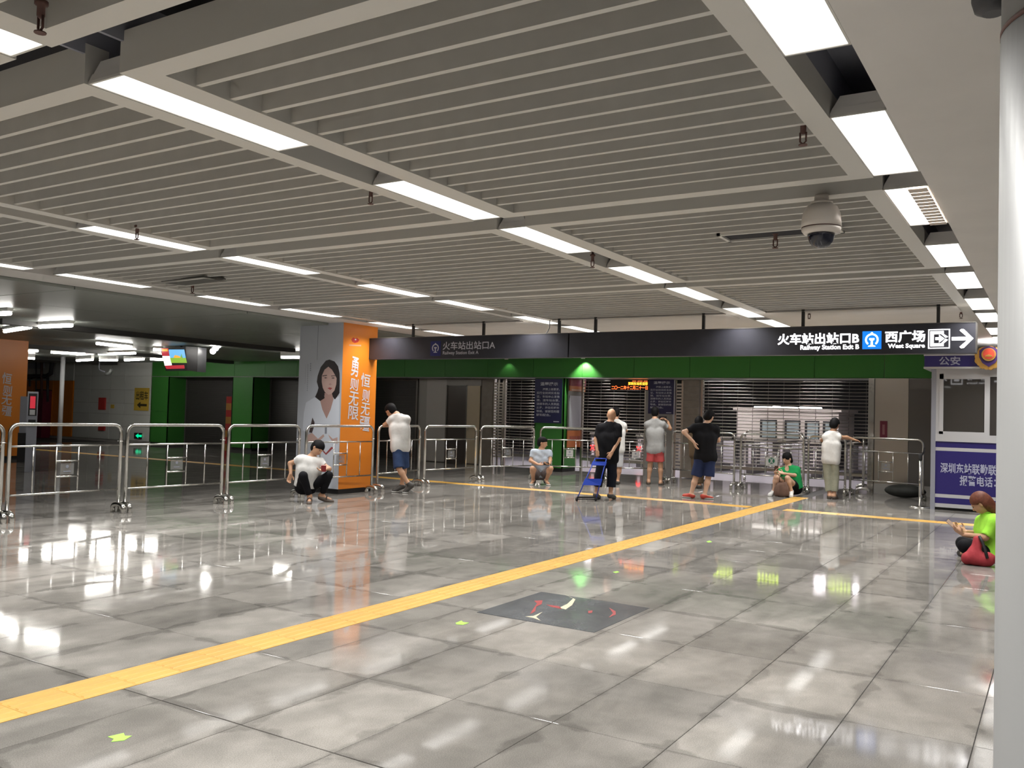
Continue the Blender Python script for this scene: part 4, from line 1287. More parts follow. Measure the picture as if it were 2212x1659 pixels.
part('medallion', MB().prism(cir(0.092, 0.06), (BX-0.192, 0, 0), FX, ZD, 0.008), BADGE_RED, bd, 'dark red medallion')
gt = MB().prism([(-byc-0.06, bzc+0.01), (-byc+0.06, bzc+0.01), (-byc+0.05, bzc+0.035), (-byc, bzc+0.055), (-byc-0.05, bzc+0.035)], (BX-0.2, 0, 0), FX, ZD, 0.004)
part('gate_relief', gt, GOLD, bd)

# ------------------------------------------------------------------ left hall
wlh = struct('wall_left_hall', MB().box(XW+0.03, XW+0.4, 28.8, 40, 0, 3.3), GREYPANEL)
yy = [28.82, 30.4, 31.3, 32.6, 33.7]
zz = [0.1, 0.62, 1.08, 1.5, 2.02, 2.55, 3.1]
for a_, b_ in zip(yy[:-1], yy[1:]):
    for c_, d_ in zip(zz[:-1], zz[1:]):
        part('wall_panel', MB().box(XW-0.0, XW+0.03, a_+0.01, b_-0.01, c_+0.006, d_-0.006), WHITEWALL, wlh)
for a_, b_ in ((33.75, 35.1), (35.15, 36.6), (36.65, 40)):
    part('orange_panel', MB().box(XW-0.02, XW+0.03, a_, b_, 0.1, 2.35), ORANGE, wlh)
    part('upper_panel', MB().box(XW-0.02, XW+0.03, a_, b_, 2.36, 3.1), WHITEWALL, wlh)
struct('wall_hall_end', MB().box(-9, XW+0.4, 40, 40.2, 0, 3.3), WHITEWALL)


def wbox(pa, pb, pyt, pyb, X, d, pyref=None):
    pm = (pyt+pyb)/2
    ya, yb = float(at(pa, pm, 0, X)[1]), float(at(pb, pm, 0, X)[1])
    return MB().box(X-d, X, yb, ya, float(at((pa+pb)/2, pyb, 0, X)[2]), float(at((pa+pb)/2, pyt, 0, X)[2]))


def wuv(pa, pb, pyt, pyb, X):
    pm = (pyt+pyb)/2
    return (-float(at(pa, pm, 0, X)[1]), -float(at(pb, pm, 0, X)[1]), float(at((pa+pb)/2, pyb, 0, X)[2]), float(at((pa+pb)/2, pyt, 0, X)[2]))


t = thing('taxi_sign', 'yellow taxi direction sign with black writing and arrow on the white wall', 'sign', at(306, 862, 0, XW))
part('board', wbox(291.5, 322, 838, 887, XW, 0.03), SIGNYEL, t)
text('lettering', '出租车', wuv(294, 320, 845, 864, XW-0.03), (XW-0.03, 0, 0), FX, ZD, SIGNBLK, t, 0.02)
u0, u1, v0, v1 = wuv(296, 317, 868, 882, XW-0.03)
part('arrow', MB().prism([(u0, (v0+v1)/2), (u0+0.35*(u1-u0), v1), (u0+0.35*(u1-u0), v0+0.68*(v1-v0)), (u1, v0+0.68*(v1-v0)), (u1, v0+0.32*(v1-v0)), (u0+0.35*(u1-u0), v0+0.32*(v1-v0)), (u0+0.35*(u1-u0), v0)], (XW-0.03, 0, 0), FX, ZD, 0.004), SIGNBLK, t)
single('fire_box', wbox(215.5, 229, 859, 885, XW, 0.06), RED, 'red box mounted on the white wall left of the yellow sign', 'box')
single('fire_box', wbox(215, 228, 914, 930, XW, 0.06), RED, 'lower small red box on the white wall half hidden by the barrier rail', 'box')
single('wall_sticker', wbox(240, 247, 874, 882, XW, 0.02), SIGNYEL, 'small yellow sticker on the white wall joint', 'sticker')
t = thing('exit_light', 'glowing green exit arrow light low on the white wall', 'sign', at(299, 941, 0, XW))
part('case', wbox(292, 307, 935, 948, XW, 0.05), BLACK, t)
u0, u1, v0, v1 = wuv(293, 306, 936.5, 946.5, XW-0.05)
part('arrow', MB().prism([(u0, (v0+v1)/2), (u0+0.45*(u1-u0), v1), (u0+0.45*(u1-u0), v0+0.7*(v1-v0)), (u1, v0+0.75*(v1-v0)), (u1, v0+0.25*(v1-v0)), (u0+0.45*(u1-u0), v0+0.3*(v1-v0)), (u0+0.45*(u1-u0), v0)], (XW-0.05, 0, 0), FX, ZD, 0.01), LEDGRN, t)

b = gxy(128, 962)
t = thing('white_post', 'slim white round post in front of the orange wall panels', 'post', (b[0], b[1], 0))
part('shaft', MB().lathe([(0.075, 0), (0.075, 3.06)], (b[0], b[1], 0), 20), WHITEP, t)
part('collar', MB().lathe([(0.095, 0), (0.095, 0.06), (0.075, 0.07)], (b[0], b[1], 0), 20), GREYPOST, t)
b = gxy(64, 1018); dd = N([b[0], b[1], 0]); rr = np.array([dd[1], -dd[0], 0])
t = thing('info_machine', 'tall pale information machine with a small red screen left of the white wall', 'machine', (b[0], b[1], 0))


def cbox(mb, c, hw, hd, z0, z1):
    p = [np.array([c[0], c[1], 0])+rr*sx*hw+dd*sy*hd for sx, sy in ((-1, -1), (1, -1), (1, 1), (-1, 1))]
    return mb.hexa([(q[0], q[1], z0) for q in p]+[(q[0], q[1], z1) for q in p])


part('pedestal', cbox(MB(), b, 0.1, 0.2, 0, 0.92), GREYPOST, t)
part('cabinet', cbox(MB(), b, 0.1, 0.2, 0.92, 1.72), GREYPOST, t)
bf = (b[0]-dd[0]*0.205, b[1]-dd[1]*0.205)
part('bezel', cbox(MB(), bf, 0.08, 0.01, 1.2, 1.68), BLACK, t)
bf2 = (b[0]-dd[0]*0.218, b[1]-dd[1]*0.218)
part('screen', cbox(MB(), bf2, 0.05, 0.004, 1.36, 1.62), SCREEN_RED, t)
part('keypad', cbox(MB(), bf2, 0.05, 0.004, 1.22, 1.33), WHITEP, t)
part('slot', cbox(MB(), bf2, 0.07, 0.004, 0.98, 1.12), BLACK, t)
b = gxy(46, 998); 
t = thing('dark_cabinet', 'dark cabinet with a pale upper panel beside the orange pillar at the left edge', 'cabinet', (b[0], b[1], 0))
part('lower_body', cbox(MB(), b, 0.10, 0.15, 0, 0.72), BLACK, t)
part('upper_panel', cbox(MB(), b, 0.08, 0.05, 0.72, 1.62), GREYPOST, t)
t = thing('maroon_cabinet', 'dark red narrow cabinet against the orange wall at the far left', 'cabinet', at(83, 940, 0, XW-0.4)*np.array([1, 1, 0]))
ya, yb = float(at(76, 890, 0, XW-0.4)[1]), float(at(91, 890, 0, XW-0.4)[1])
part('body', MB().box(XW-0.4, XW-0.03, yb, ya, 0.0, float(at(83, 843, 0, XW-0.4)[2])), MAROON, t)
part('lid', MB().box(XW-0.42, XW-0.03, yb-0.02, ya+0.02, float(at(83, 843, 0, XW-0.4)[2]), float(at(83, 841, 0, XW-0.4)[2])), BLACK, t)
# pipes on the far left
t = thing('pipe_rack', 'dark overhead pipe and duct bracket crossing the orange wall at the far left', 'pipes', at(80, 812, 0, XW-0.5))
PM = mat('pipe_dark', (0.035, 0.035, 0.04), 0.5)
wp = lambda px, py, o=0.5: at(px, py, 0, XW-o)
part('duct', MB().tube([wp(30, 813), wp(100, 813), wp(110, 806), wp(113, 780), wp(113, 765)], 0.09, 8), PM, t)
for px, ya, yb, r_ in ((78, 775, 850, 0.025), (90, 772, 860, 0.05), (103, 815, 868, 0.05), (64, 818, 835, 0.04)):
    part('down_pipe', MB().tube([wp(px, ya, 0.56), wp(px, yb, 0.56)], r_, 8), PM if px != 90 else RUST, t)
part('bracket', MB().hexa([wp(48, 818), wp(70, 820), wp(70, 820, .44), wp(48, 818, .44), wp(48, 814), wp(70, 814), wp(70, 814, .44), wp(48, 814, .44)]), PM, t)
part('grey_box', wbox(72, 98, 776, 796, XW-0.3, 0.2), GREYPOST, t)

q0 = at(214, 800, 0, 19.0)
t = thing('bullet_camera', 'small grey camera hanging on a bent pole in front of the white wall', 'camera', (q0[0], q0[1], 3.06))
part('pole', MB().tube([(q0[0], q0[1], 3.07), (q0[0], q0[1], q0[2]+0.05), q0+np.array([0, -0.08, 0.0]), at(226, 803, 0, 19.0)], 0.02, 8), GREYPOST, t)
part('body', MB().tube([at(228, 808, 0, 19.0), at(237, 806, 0, 19.0), at(241, 797, 0, 19.0)], [0.05, 0.07, 0.05], 10), mat('camera_grey', (0.22, 0.23, 0.22), 0.4), t)

# striped post
b = gxy(490, 988)
t = thing('striped_post', 'red and yellow striped square post between two barriers', 'post', (b[0], b[1], 0))
dd = N([b[0], b[1], 0]); rr = np.array([dd[1], -dd[0], 0])
z = 0.0; kk = 0
while z < 1.72:
    part('stripe', cbox(MB(), b, 0.075, 0.05, z, z+0.2), (RED if kk % 2 == 0 else mat('stripe_gold', (0.5, 0.24, 0.05), 0.5)), t); z += 0.2; kk += 1

# hanging screens
TX = 15.0
t = thing('hanging_screen', 'twin hanging television showing a blue and green picture, left hall', 'television', at(385, 748, 0, TX))


def q3(pts, X): return [at(px, py, 0, X) for px, py in pts]


fr = q3([(358, 801), (405, 800), (401, 749), (347, 753)], TX); bk = [p+np.array([0.12, 0.0, 0]) for p in fr]
part('casing', MB().hexa([fr[0], fr[1], bk[1], bk[0], fr[3], fr[2], bk[2], bk[3]]), BLACK, t)
fr2 = q3([(405, 800), (426, 803), (428, 750), (401, 748)], TX); bk2 = [p+np.array([0.35, 0.1, 0]) for p in (fr2[1], fr2[2])]
part('casing', MB().hexa([fr2[0], fr2[1], bk2[0], fr2[0]+np.array([0.2, 0.1, 0]), fr2[3], fr2[2], bk2[1], fr2[3]+np.array([0.2, 0.1, 0])]), mat('casing_dark', (0.03, 0.03, 0.035), 0.35), t)
part('hanger', MB().tube([at(392, 749, 0, TX+0.06), at(391, 735, 0, TX+0.06)], 0.03, 8), BLACK, t)
part('bracket', MB().box(TX, TX+0.12, float(at(400, 742, 0, TX)[1]), float(at(388, 742, 0, TX)[1]), float(at(394, 745, 0, TX)[2]), float(at(394, 740, 0, TX)[2])), STEEL, t)
uvp = lambda pts: [(-float(at(px, py, 0, TX)[1]), float(at(px, py, 0, TX)[2])) for px, py in pts]
for nm, pts, m in (('screen_sky', [(364.5, 755), (398, 755), (401.5, 773), (367, 773)], SCREEN_SKY), ('screen_grass', [(367, 773), (401.5, 773), (404, 784), (370, 784)], SCREEN_GRASS),
                   ('screen_bush', [(375, 773), (378, 767), (384, 768), (389, 770), (393, 773)], SCREEN_AMBER), ('screen_tree', [(390, 773), (392, 764), (395, 773)], SCREEN_TREE),
                   ('screen_heading', [(348.5, 752), (363.5, 752), (366, 769), (351, 769)], SCREEN_RED), ('screen_heading_text', [(350, 754), (362, 754), (363, 759), (351, 759)], SCREEN_AMBER),
                   ('screen_column', [(351, 769), (367, 769), (371.5, 789), (356, 790)], SCREEN_WHITE), ('screen_ticker', [(356, 790), (398, 788.5), (399, 796), (360, 797)], SCREEN_RED)):
    d = 0.006 if nm in ('screen_bush', 'screen_tree', 'screen_heading_text') else 0.003
    part(nm, MB().prism(uvp(pts), (TX, 0, 0), FX, ZD, d), m, t)
# spot light cluster
t = thing('spotlight_bar', 'slanted bar of four bright spotlights under the left hall ceiling', 'spotlight', at(472, 746, 0, 15.4))
hd = [at(px, py, 0, 15.4) for px, py in ((462.5, 759), (468.5, 752.5), (474.5, 746), (481, 739.5))]
part('bar', MB().tube([hd[0]+np.array([0.1, 0.06, 0.02]), hd[-1]+np.array([0.1, 0.06, 0.06])], 0.045, 8), GREYPOST, t)
for h in hd:
    q = part('lamp_head', MB().lathe([(0.05, 0.0), (0.085, 0.05), (0.085, 0.12)], h+np.array([0, 0, -0.02]), 14), GREYPOST, t)
    part('lens', MB().sphere(h+np.array([-0.04, 0, 0]), 0.075, 12, 8), TUBE, q)
part('stem', MB().tube([hd[2]+np.array([0.1, 0.06, 0.05]), (hd[2][0]+0.1, hd[2][1]+0.06, 3.08)], 0.015, 6), ROD, t)

# tube lights of the left hall
ZT = 2.97
tubes = [((10, 716), (66, 707), 'tube light at the left edge above the orange pillar'), ((86, 706), (155, 703), 'brightest tube light near the left edge of the glossy ceiling'),
         ((-60, 681), (22, 677), 'tube light cut off by the left edge, highest of its group'), ((209, 742), (284, 750), 'slanted tube light above the white wall panels'),
         ((214, 765), (292, 763), 'tube light just below the slanted one above the white wall'), ((110, 761), (184, 765), 'tube light above the white post'),
         ((47, 758), (81, 758), 'upper tube light just right of the orange pillar'), ((47, 773), (75, 774.5), 'lower tube light just right of the orange pillar'),
         ((166, 779), (200, 777), 'leftmost short tube light in the row over the white wall'), ((216, 778), (253, 778), 'middle short tube light in the row over the white wall'),
         ((270, 778), (310, 776), 'right short tube light in the row over the white wall'), ((608, 772), (660, 772), 'tube light beside the top of the portrait pillar over the green fascia'),
         ((331, 755), (352, 756), 'tube light half hidden behind the hanging television, upper'), ((325, 776), (356, 777), 'tube light half hidden behind the hanging television, lower')]
for a_, b_, lab in tubes:
    z = ZT if a_[1] < 770 else 2.92
    if a_[0] == 608: z = 2.9
    A, B = at(*a_, 2, z), at(*b_, 2, z)
    c = (A+B)/2
    t = thing('tube_light', lab, 'ceiling light', c)
    dv = N(B-A); w = np.array([-dv[1], dv[0], 0])
    part('tube', MB().tube([A, B], 0.033, 8), TUBE, t)
    hs = MB(); p = [A-w*0.05, B-w*0.05, B+w*0.05, A+w*0.05]
    hs.hexa([q+np.array([0, 0, 0.035]) for q in p]+[q+np.array([0, 0, 0.1 if z > 2.95 else 0.15]) for q in p])
    part('batten', hs, HOUSING, t)
#BODY3

# ------------------------------------------------------------------ people: one smooth surface per body, grown from a distance field
class Field:
    def __init__(s, lo, hi, h):
        s.lo = np.asarray(lo, float)-3*h; s.h = h
        n = np.ceil((np.asarray(hi, float)+3*h-s.lo)/h).astype(int)+1
        s.F = np.full(n, 1.0)
        s.ax = [s.lo[i]+h*np.arange(n[i]) for i in range(3)]

    def _sl(s, lo, hi, m):
        r = []
        for i in range(3):
            a = int(max(0, math.floor((lo[i]-m-s.lo[i])/s.h))); b = int(min(s.F.shape[i], math.ceil((hi[i]+m-s.lo[i])/s.h)+1))
            if b <= a: return None
            r.append(slice(a, b))
        return tuple(r)

    def _grid(s, sl):
        return s.ax[0][sl[0]][:, None, None], s.ax[1][sl[1]][None, :, None], s.ax[2][sl[2]][None, None, :]

    def _blend(s, sl, d, k):
        A = s.F[sl]
        if k > 0:
            hh = np.maximum(k-np.abs(A-d), 0)/k
            s.F[sl] = np.minimum(A, d)-hh*hh*k*0.25
        else:
            s.F[sl] = np.minimum(A, d)

    def cone(s, a, b, ra, rb, k=0.03, flat=False):
        a = np.asarray(a, float); b = np.asarray(b, float); R = max(ra, rb)
        sl = s._sl(np.minimum(a, b), np.maximum(a, b), R+k+2*s.h)
        if sl is None: return s
        X, Y, Z = s._grid(sl); ab = b-a; L2 = max(ab@ab, 1e-9); L = math.sqrt(L2)
        t = ((X-a[0])*ab[0]+(Y-a[1])*ab[1]+(Z-a[2])*ab[2])/L2; tc = np.clip(t, 0, 1)
        d = np.sqrt((X-a[0]-tc*ab[0])**2+(Y-a[1]-tc*ab[1])**2+(Z-a[2]-tc*ab[2])**2)-(ra+(rb-ra)*tc)
        if flat: d = np.maximum(d, (t-1)*L)
        s._blend(sl, d, k); return s

    def ell(s, c, r, Rm=None, k=0.02, sub=False):
        c = np.asarray(c, float); r = np.asarray(r, float); Rm = np.eye(3) if Rm is None else np.asarray(Rm)
        R = r.max(); sl = s._sl(c, c, R+k+2*s.h)
        if sl is None: return s
        X, Y, Z = s._grid(sl); X = X-c[0]; Y = Y-c[1]; Z = Z-c[2]
        q = [(X*Rm[i][0]+Y*Rm[i][1]+Z*Rm[i][2]) for i in range(3)]
        k0 = np.sqrt(sum((q[i]/r[i])**2 for i in range(3))); k1 = np.sqrt(sum((q[i]/r[i]**2)**2 for i in range(3)))
        d = k0*(k0-1)/np.maximum(k1, 1e-6)
        if sub: s.F[sl] = np.maximum(s.F[sl], -d)
        else: s._blend(sl, d, k)
        return s

    def cut(s, p, n):
        """keep the side n points away from"""
        p = np.asarray(p, float); n = N(n)
        d = (s.ax[0][:, None, None]-p[0])*n[0]+(s.ax[1][None, :, None]-p[1])*n[1]+(s.ax[2][None, None, :]-p[2])*n[2]
        s.F = np.maximum(s.F, d); return s

    def cut_outside(s, p, n, p2, n2):
        """drop only what lies in front of both planes"""
        d = []
        for a, m in ((p, n), (p2, n2)):
            a = np.asarray(a, float); m = N(m)
            d.append((s.ax[0][:, None, None]-a[0])*m[0]+(s.ax[1][None, :, None]-a[1])*m[1]+(s.ax[2][None, None, :]-a[2])*m[2])
        s.F = np.maximum(s.F, np.minimum(d[0], d[1])); return s

    def wrinkle(s, amp, seed):
        rg = np.random.RandomState(seed)
        X, Y, Z = s.ax[0][:, None, None], s.ax[1][None, :, None], s.ax[2][None, None, :]
        for q in range(4):
            v = rg.normal(size=3)*np.array([26, 26, 16]); s.F = s.F+amp*np.sin(v[0]*X+v[1]*Y+v[2]*Z+rg.uniform(0, 6))*0.6
        return s

    def mesh(s):
        F = s.F; I = F < 0
        nx, ny, nz = F.shape
        cnt = np.zeros((nx-1, ny-1, nz-1), int)
        cs = [(i, j, k) for i in (0, 1) for j in (0, 1) for k in (0, 1)]
        for (i, j, k) in cs: cnt += I[i:nx-1+i, j:ny-1+j, k:nz-1+k]
        act = (cnt > 0) & (cnt < 8)
        idx = np.full(act.shape, -1); C = np.argwhere(act)
        if len(C) == 0: return np.zeros((0, 3)), []
        idx[act] = np.arange(len(C))
        P = np.zeros((len(C), 3)); W = np.zeros(len(C))
        ed = [(a, b) for a in cs for b in cs if sum(abs(x-y) for x, y in zip(a, b)) == 1 and a < b]
        for a, b in ed:
            fa = F[C[:, 0]+a[0], C[:, 1]+a[1], C[:, 2]+a[2]]; fb = F[C[:, 0]+b[0], C[:, 1]+b[1], C[:, 2]+b[2]]
            m = (fa < 0) != (fb < 0); t = np.where(m, fa/np.where(m, fa-fb, 1), 0)
            A = np.array(a, float); B = np.array(b, float)
            P += np.where(m[:, None], A+(B-A)*t[:, None], 0); W += m
        V = s.lo+s.h*(C+P/W[:, None])
        faces = []
        for ax in range(3):
            u, v = (ax+1) % 3, (ax+2) % 3
            sa = [slice(None)]*3; sb = [slice(None)]*3; sa[ax] = slice(0, -1); sb[ax] = slice(1, None)
            ia, ib = I[tuple(sa)], I[tuple(sb)]
            E = np.argwhere(ia != ib)
            E = E[(E[:, u] > 0) & (E[:, v] > 0) & (E[:, u] < F.shape[u]-1) & (E[:, v] < F.shape[v]-1)]
            if len(E) == 0: continue
            ins = ia[tuple(E.T)]
            q = []
            for du, dv in ((-1, -1), (0, -1), (0, 0), (-1, 0)):
                e = E.copy(); e[:, u] += du; e[:, v] += dv; q.append(idx[tuple(e.T)])
            Q = np.stack(q, 1); Q[~ins] = Q[~ins][:, ::-1]
            faces.append(Q[(Q >= 0).all(1)])
        return V, np.concatenate(faces).tolist()


def field_part(name, fields, m, parent, label=None, parts=()):
    mb = MB()
    for f in fields:
        V, Q = f.mesh(); mb.add(V.tolist(), Q, True)
    for (v, q) in parts: mb.add(v, q, True)
    return part(name, mb, m, parent, label)


def bounds(pts, m):
    p = np.array(pts); return p.min(0)-m, p.max(0)+m


def hand_field(w, d, n, side, curl, s=1.0):
    """w wrist, d towards the knuckles, n out of the palm, side towards the thumb; curl in radians per joint"""
    w = np.asarray(w, float); d = N(d); n = N(np.asarray(n, float)-d*(np.asarray(n, float)@d)); sd = np.cross(d, n)
    if sd@np.asarray(side, float) < 0: sd = -sd
    f = Field(w-0.2*s, w+0.2*s, 0.0058)
    for q in (-0.026, -0.009, 0.009, 0.026):
        f.cone(w+d*0.005*s+sd*q*0.6*s, w+d*0.088*s+sd*q*s, 0.0165*s, 0.0125*s, 0.012)
    for q, L in ((0.028, 0.066), (0.0095, 0.076), (-0.0095, 0.07), (-0.028, 0.055)):
        p = w+d*0.088*s+sd*q*s; a = curl*0.6
        for j, fr in enumerate((0.45, 0.32, 0.23)):
            v = d*math.cos(a)+n*math.sin(a)+sd*(q*2.2 if j == 0 else 0); e = p+N(v)*L*fr*s
            f.cone(p, e, (0.0092-0.0008*j)*s, (0.0086-0.0008*j)*s, 0.003); p = e; a += curl
    p = w+d*0.025*s+sd*0.028*s
    v = N(d*0.65+sd*0.75+n*0.35); e = p+v*0.042*s; f.cone(p-v*0.01, e, 0.0125*s, 0.0105*s, 0.008)
    v = N(d*0.9+sd*0.15+n*(0.3+0.4*curl)); f.cone(e, e+v*0.034*s, 0.0102*s, 0.0085*s, 0.004)
    return f


def person(label, base, J, face, up, hands, hair, shirt, pants, shoes, skin=None, bald=False, s=1.0, sandals=None, seed=1, collar=None, low=0.0, group=None, fat=1.0):
    """J: joint -> (px, py, metres away from the viewer); face, up: (right, away, up) components"""
    skin = skin or SKIN
    B = gnd(*base); v = N([B[0], B[1], 0]); r = np.array([v[1], -v[0], 0]); z = ZD

    def P(j):
        px, py, d = j; d3 = _f+_r*(px-IMG_W/2)/FOC+_u*(IMG_H/2-py)/FOC
        o = B+v*d; t_ = ((o-CAM)@v)/(d3@v); return CAM+d3*t_

    def D(c): return N(r*c[0]+v*c[1]+z*c[2])
    p = {k: P(j) for k, j in J.items()}
    for q in 'AB':
        p['to'+q][2] = 0.035
        p['an'+q][2] = max(p['an'+q][2], 0.075)
        if 'he'+q in p: pass
    for q in 'AB': p['sh'+q][2] -= 0.035
    t = thing('person', label, 'person', (B[0], B[1], 0), group)
    F_, U_ = D(face), D(up); U_ = N(U_-F_*(U_@F_)); S_ = np.cross(F_, U_)
    HR = np.array([S_, F_, U_]); hc = p['head']
    hip = (p['hpA']+p['hpB'])/2; sh = (p['shA']+p['shB'])/2
    ta = N(sh-hip)
    allp = list(p.values())+[hc+U_*0.14, hc-U_*0.14]
    lo, hi = bounds(allp, 0.2)
    lo[2] = max(lo[2], -0.01)
    hv = N(p['hpB']-p['hpA']); sv = N(p['shB']-p['shA']); ft = N(np.cross(sv, ta))
    waist = hip+(sh-hip)*0.40; chest = hip+(sh-hip)*0.72

    def torso(f, o, hips=True, k=0.07):
        if hips: f.cone(p['hpA'], p['hpB'], 0.105*fat+o, 0.105*fat+o, k)
        f.cone(waist-sv*0.07, waist+sv*0.07, 0.1*fat+o, 0.1*fat+o, k)
        mid_ = hip+(sh-hip)*0.56; f.cone(mid_-sv*0.08*fat, mid_+sv*0.08*fat, 0.097*fat+o, 0.097*fat+o, k)
        f.cone((hip+waist)/2-hv*0.065, (hip+waist)/2+hv*0.065, 0.1*fat+o, 0.1*fat+o, k)
        w_ = np.linalg.norm(p['shB']-p['shA'])/2
        f.cone(chest-sv*w_*0.55, chest+sv*w_*0.55, 0.104*min(fat, 1.0)+o, 0.104*min(fat, 1.0)+o, k)
        f.cone(p['shA']-ta*0.0, p['shB']-ta*0.0, 0.058+o, 0.058+o, 0.06)
        f.cone(sh-ta*0.03, p['neck'], 0.07+o, 0.05+o*0.5, 0.05)
        for q in 'AB': f.cone(p['sh'+q], p['neck']-ta*0.03, 0.05+o, 0.042+o*0.6, 0.05)

    f = Field(lo, hi, 0.0135)
    torso(f, 0.0)
    f.cone(p['neck']-ta*0.03, hc-U_*0.05-F_*0.015, 0.054, 0.05, 0.03)
    for q in 'AB':
        f.cone(p['sh'+q], p['el'+q], 0.05*fat, 0.039, 0.03); f.cone(p['el'+q], p['wr'+q], 0.040, 0.027, 0.02)
        f.cone(p['hp'+q], p['kn'+q], 0.082*fat, 0.056, 0.03)
        ca = p['kn'+q]+(p['an'+q]-p['kn'+q])*0.3
        back = N(np.cross(N(p['an'+q]-p['kn'+q]), sv)); back = back*(-1 if back@ft > 0 else 1)
        f.cone(p['kn'+q], ca, 0.053, 0.054, 0.012); f.cone(ca, p['an'+q], 0.054, 0.034, 0.03)
        fd = N(p['to'+q]-p['an'+q]); hl = p.get('he'+q, p['an'+q]-np.array([fd[0], fd[1], 0])*0.035-ZD*0.03)
        hl[2] = max(hl[2], 0.035)
        f.cone(hl, p['to'+q], 0.034, 0.03, 0.03); f.cone(p['an'+q], hl, 0.034, 0.034, 0.03)
        p['hl'+q] = hl
    f.cut((0, 0, 0.008), (0, 0, -1))
    hf = Field(hc-0.21, hc+0.21, 0.0085)
    hf.ell(hc+U_*0.02-F_*0.006, (0.076*s, 0.097*s, 0.098*s), HR, 0.02)
    hf.ell(hc-U_*0.045+F_*0.03, (0.056*s, 0.062*s, 0.07*s), HR, 0.045)
    hf.cone(hc-U_*0.05-F_*0.02, p['neck'], 0.05, 0.052, 0.03)
    hf.cone(hc+F_*0.09+U_*0.012, hc+F_*0.108-U_*0.024, 0.009, 0.0145, 0.018)
    hf.cone(hc+F_*0.088+U_*0.028-S_*0.03, hc+F_*0.088+U_*0.028+S_*0.03, 0.008, 0.008, 0.02)
    hf.cone(hc+F_*0.086-U_*0.062-S_*0.014, hc+F_*0.086-U_*0.062+S_*0.014, 0.008, 0.008, 0.016)
    for q in (-1, 1):
        hf.ell(hc+S_*0.078*q-U_*0.008-F_*0.004, (0.011, 0.02, 0.032), HR, 0.008)
    fs = [f, hf]
    for q, hn in hands.items():
        fs.append(hand_field(p['wr'+q], D(hn[0]), D(hn[1]), D(hn[2]) if len(hn) > 2 and hn[2] else z, hn[3] if len(hn) > 3 else 0.35))
    field_part('body', fs, skin, t)
    for q in (-1, 1):
        part('eye', MB().sphere(hc+F_*0.088+S_*0.031*q+U_*0.008, 0.0085, 8, 6, (1.0, 1.0, 0.8)), EYE, t)
    part('mouth', MB().tube([hc+F_*0.094-U_*0.062-S_*0.021, hc+F_*0.0985-U_*0.061, hc+F_*0.094-U_*0.062+S_*0.021], 0.0055, 6), LIP, t)
    if not bald:
        hh = Field(hc-0.26, hc+0.26, 0.0095)
        hh.ell(hc+U_*0.028-F_*0.014, (0.092*s, 0.115*s, 0.112*s), HR, 0.0)
        hh.ell(hc-U_*0.03-F_*0.045, (0.078*s, 0.07*s, 0.075*s), HR, 0.03)
        if hair.get('long'):
            hh.cone(hc-F_*0.055-U_*0.02, hc-F_*0.075-U_*hair['long'], 0.075, 0.05, 0.03)
        if hair.get('bun') is not None:
            bp = hc+D(hair['bun'][0])*hair['bun'][1]; hh.ell(bp, (0.055, 0.055, 0.055), None, 0.02)
        a = hair.get('fringe', 0.05)
        if hair.get('low'): a = 0.015
        hh.cut_outside(hc+F_*0.09+U_*a, F_*0.42-U_*0.9, hc-F_*0.012, F_)
        hh.cut(hc-U_*(0.095 if not hair.get('long') else 0.3), -U_+F_*0.25)
        for q in (-1, 1): hh.ell(hc+S_*0.095*q-U_*0.012+F_*0.006, (0.03, 0.024, 0.034), HR, 0, True)
        hh.wrinkle(0.0025, seed+5)
        field_part('hair', [hh], hair.get('mat', HAIR), t)
    if shirt:
        m, sleeve, hem = shirt[:3]
        g = Field(lo, hi, 0.0125)
        torso(g, 0.022, True)
        if sleeve > 0:
            for q in 'AB': g.cone(p['sh'+q], p['sh'+q]+(p['el'+q]-p['sh'+q])*sleeve, 0.064*fat, 0.062, 0.04, True)
        hp_ = hip+ta*(hem-0.035)
        g.cut(hp_, -ta)
        g.cut(p['neck']+ta*0.002+ft*0.0, ta*1.0)
        g.ell(p['neck']+ta*0.035, (0.074, 0.074, 0.06), None, 0, True)
        if len(shirt) > 3 and shirt[3] == 'vneck':
            fr = D(shirt[4]); g.ell(p['neck']+fr*0.085-ta*0.06, (0.045, 0.045, 0.075), None, 0, True)
        if sleeve <= 0:
            for q in 'AB':
                o = p['sh'+q]+N(p['sh'+q]-sh)*0.055; g.ell(o-ta*0.03, (0.056, 0.056, 0.12), None, 0, True)
        g.wrinkle(0.0035, seed)
        field_part('shirt', [g], m, t)
    if collar is not None:
        cm = MB(); nb = p['neck']-ta*0.005
        ring = [nb+(sv*math.cos(a)*0.075+np.cross(sv, ta)*math.sin(a)*0.07) for a in [2*math.pi*k/16 for k in range(16)]]
        cm.tube(ring, 0.016, 6, closed=True); part('collar', cm, collar, t)
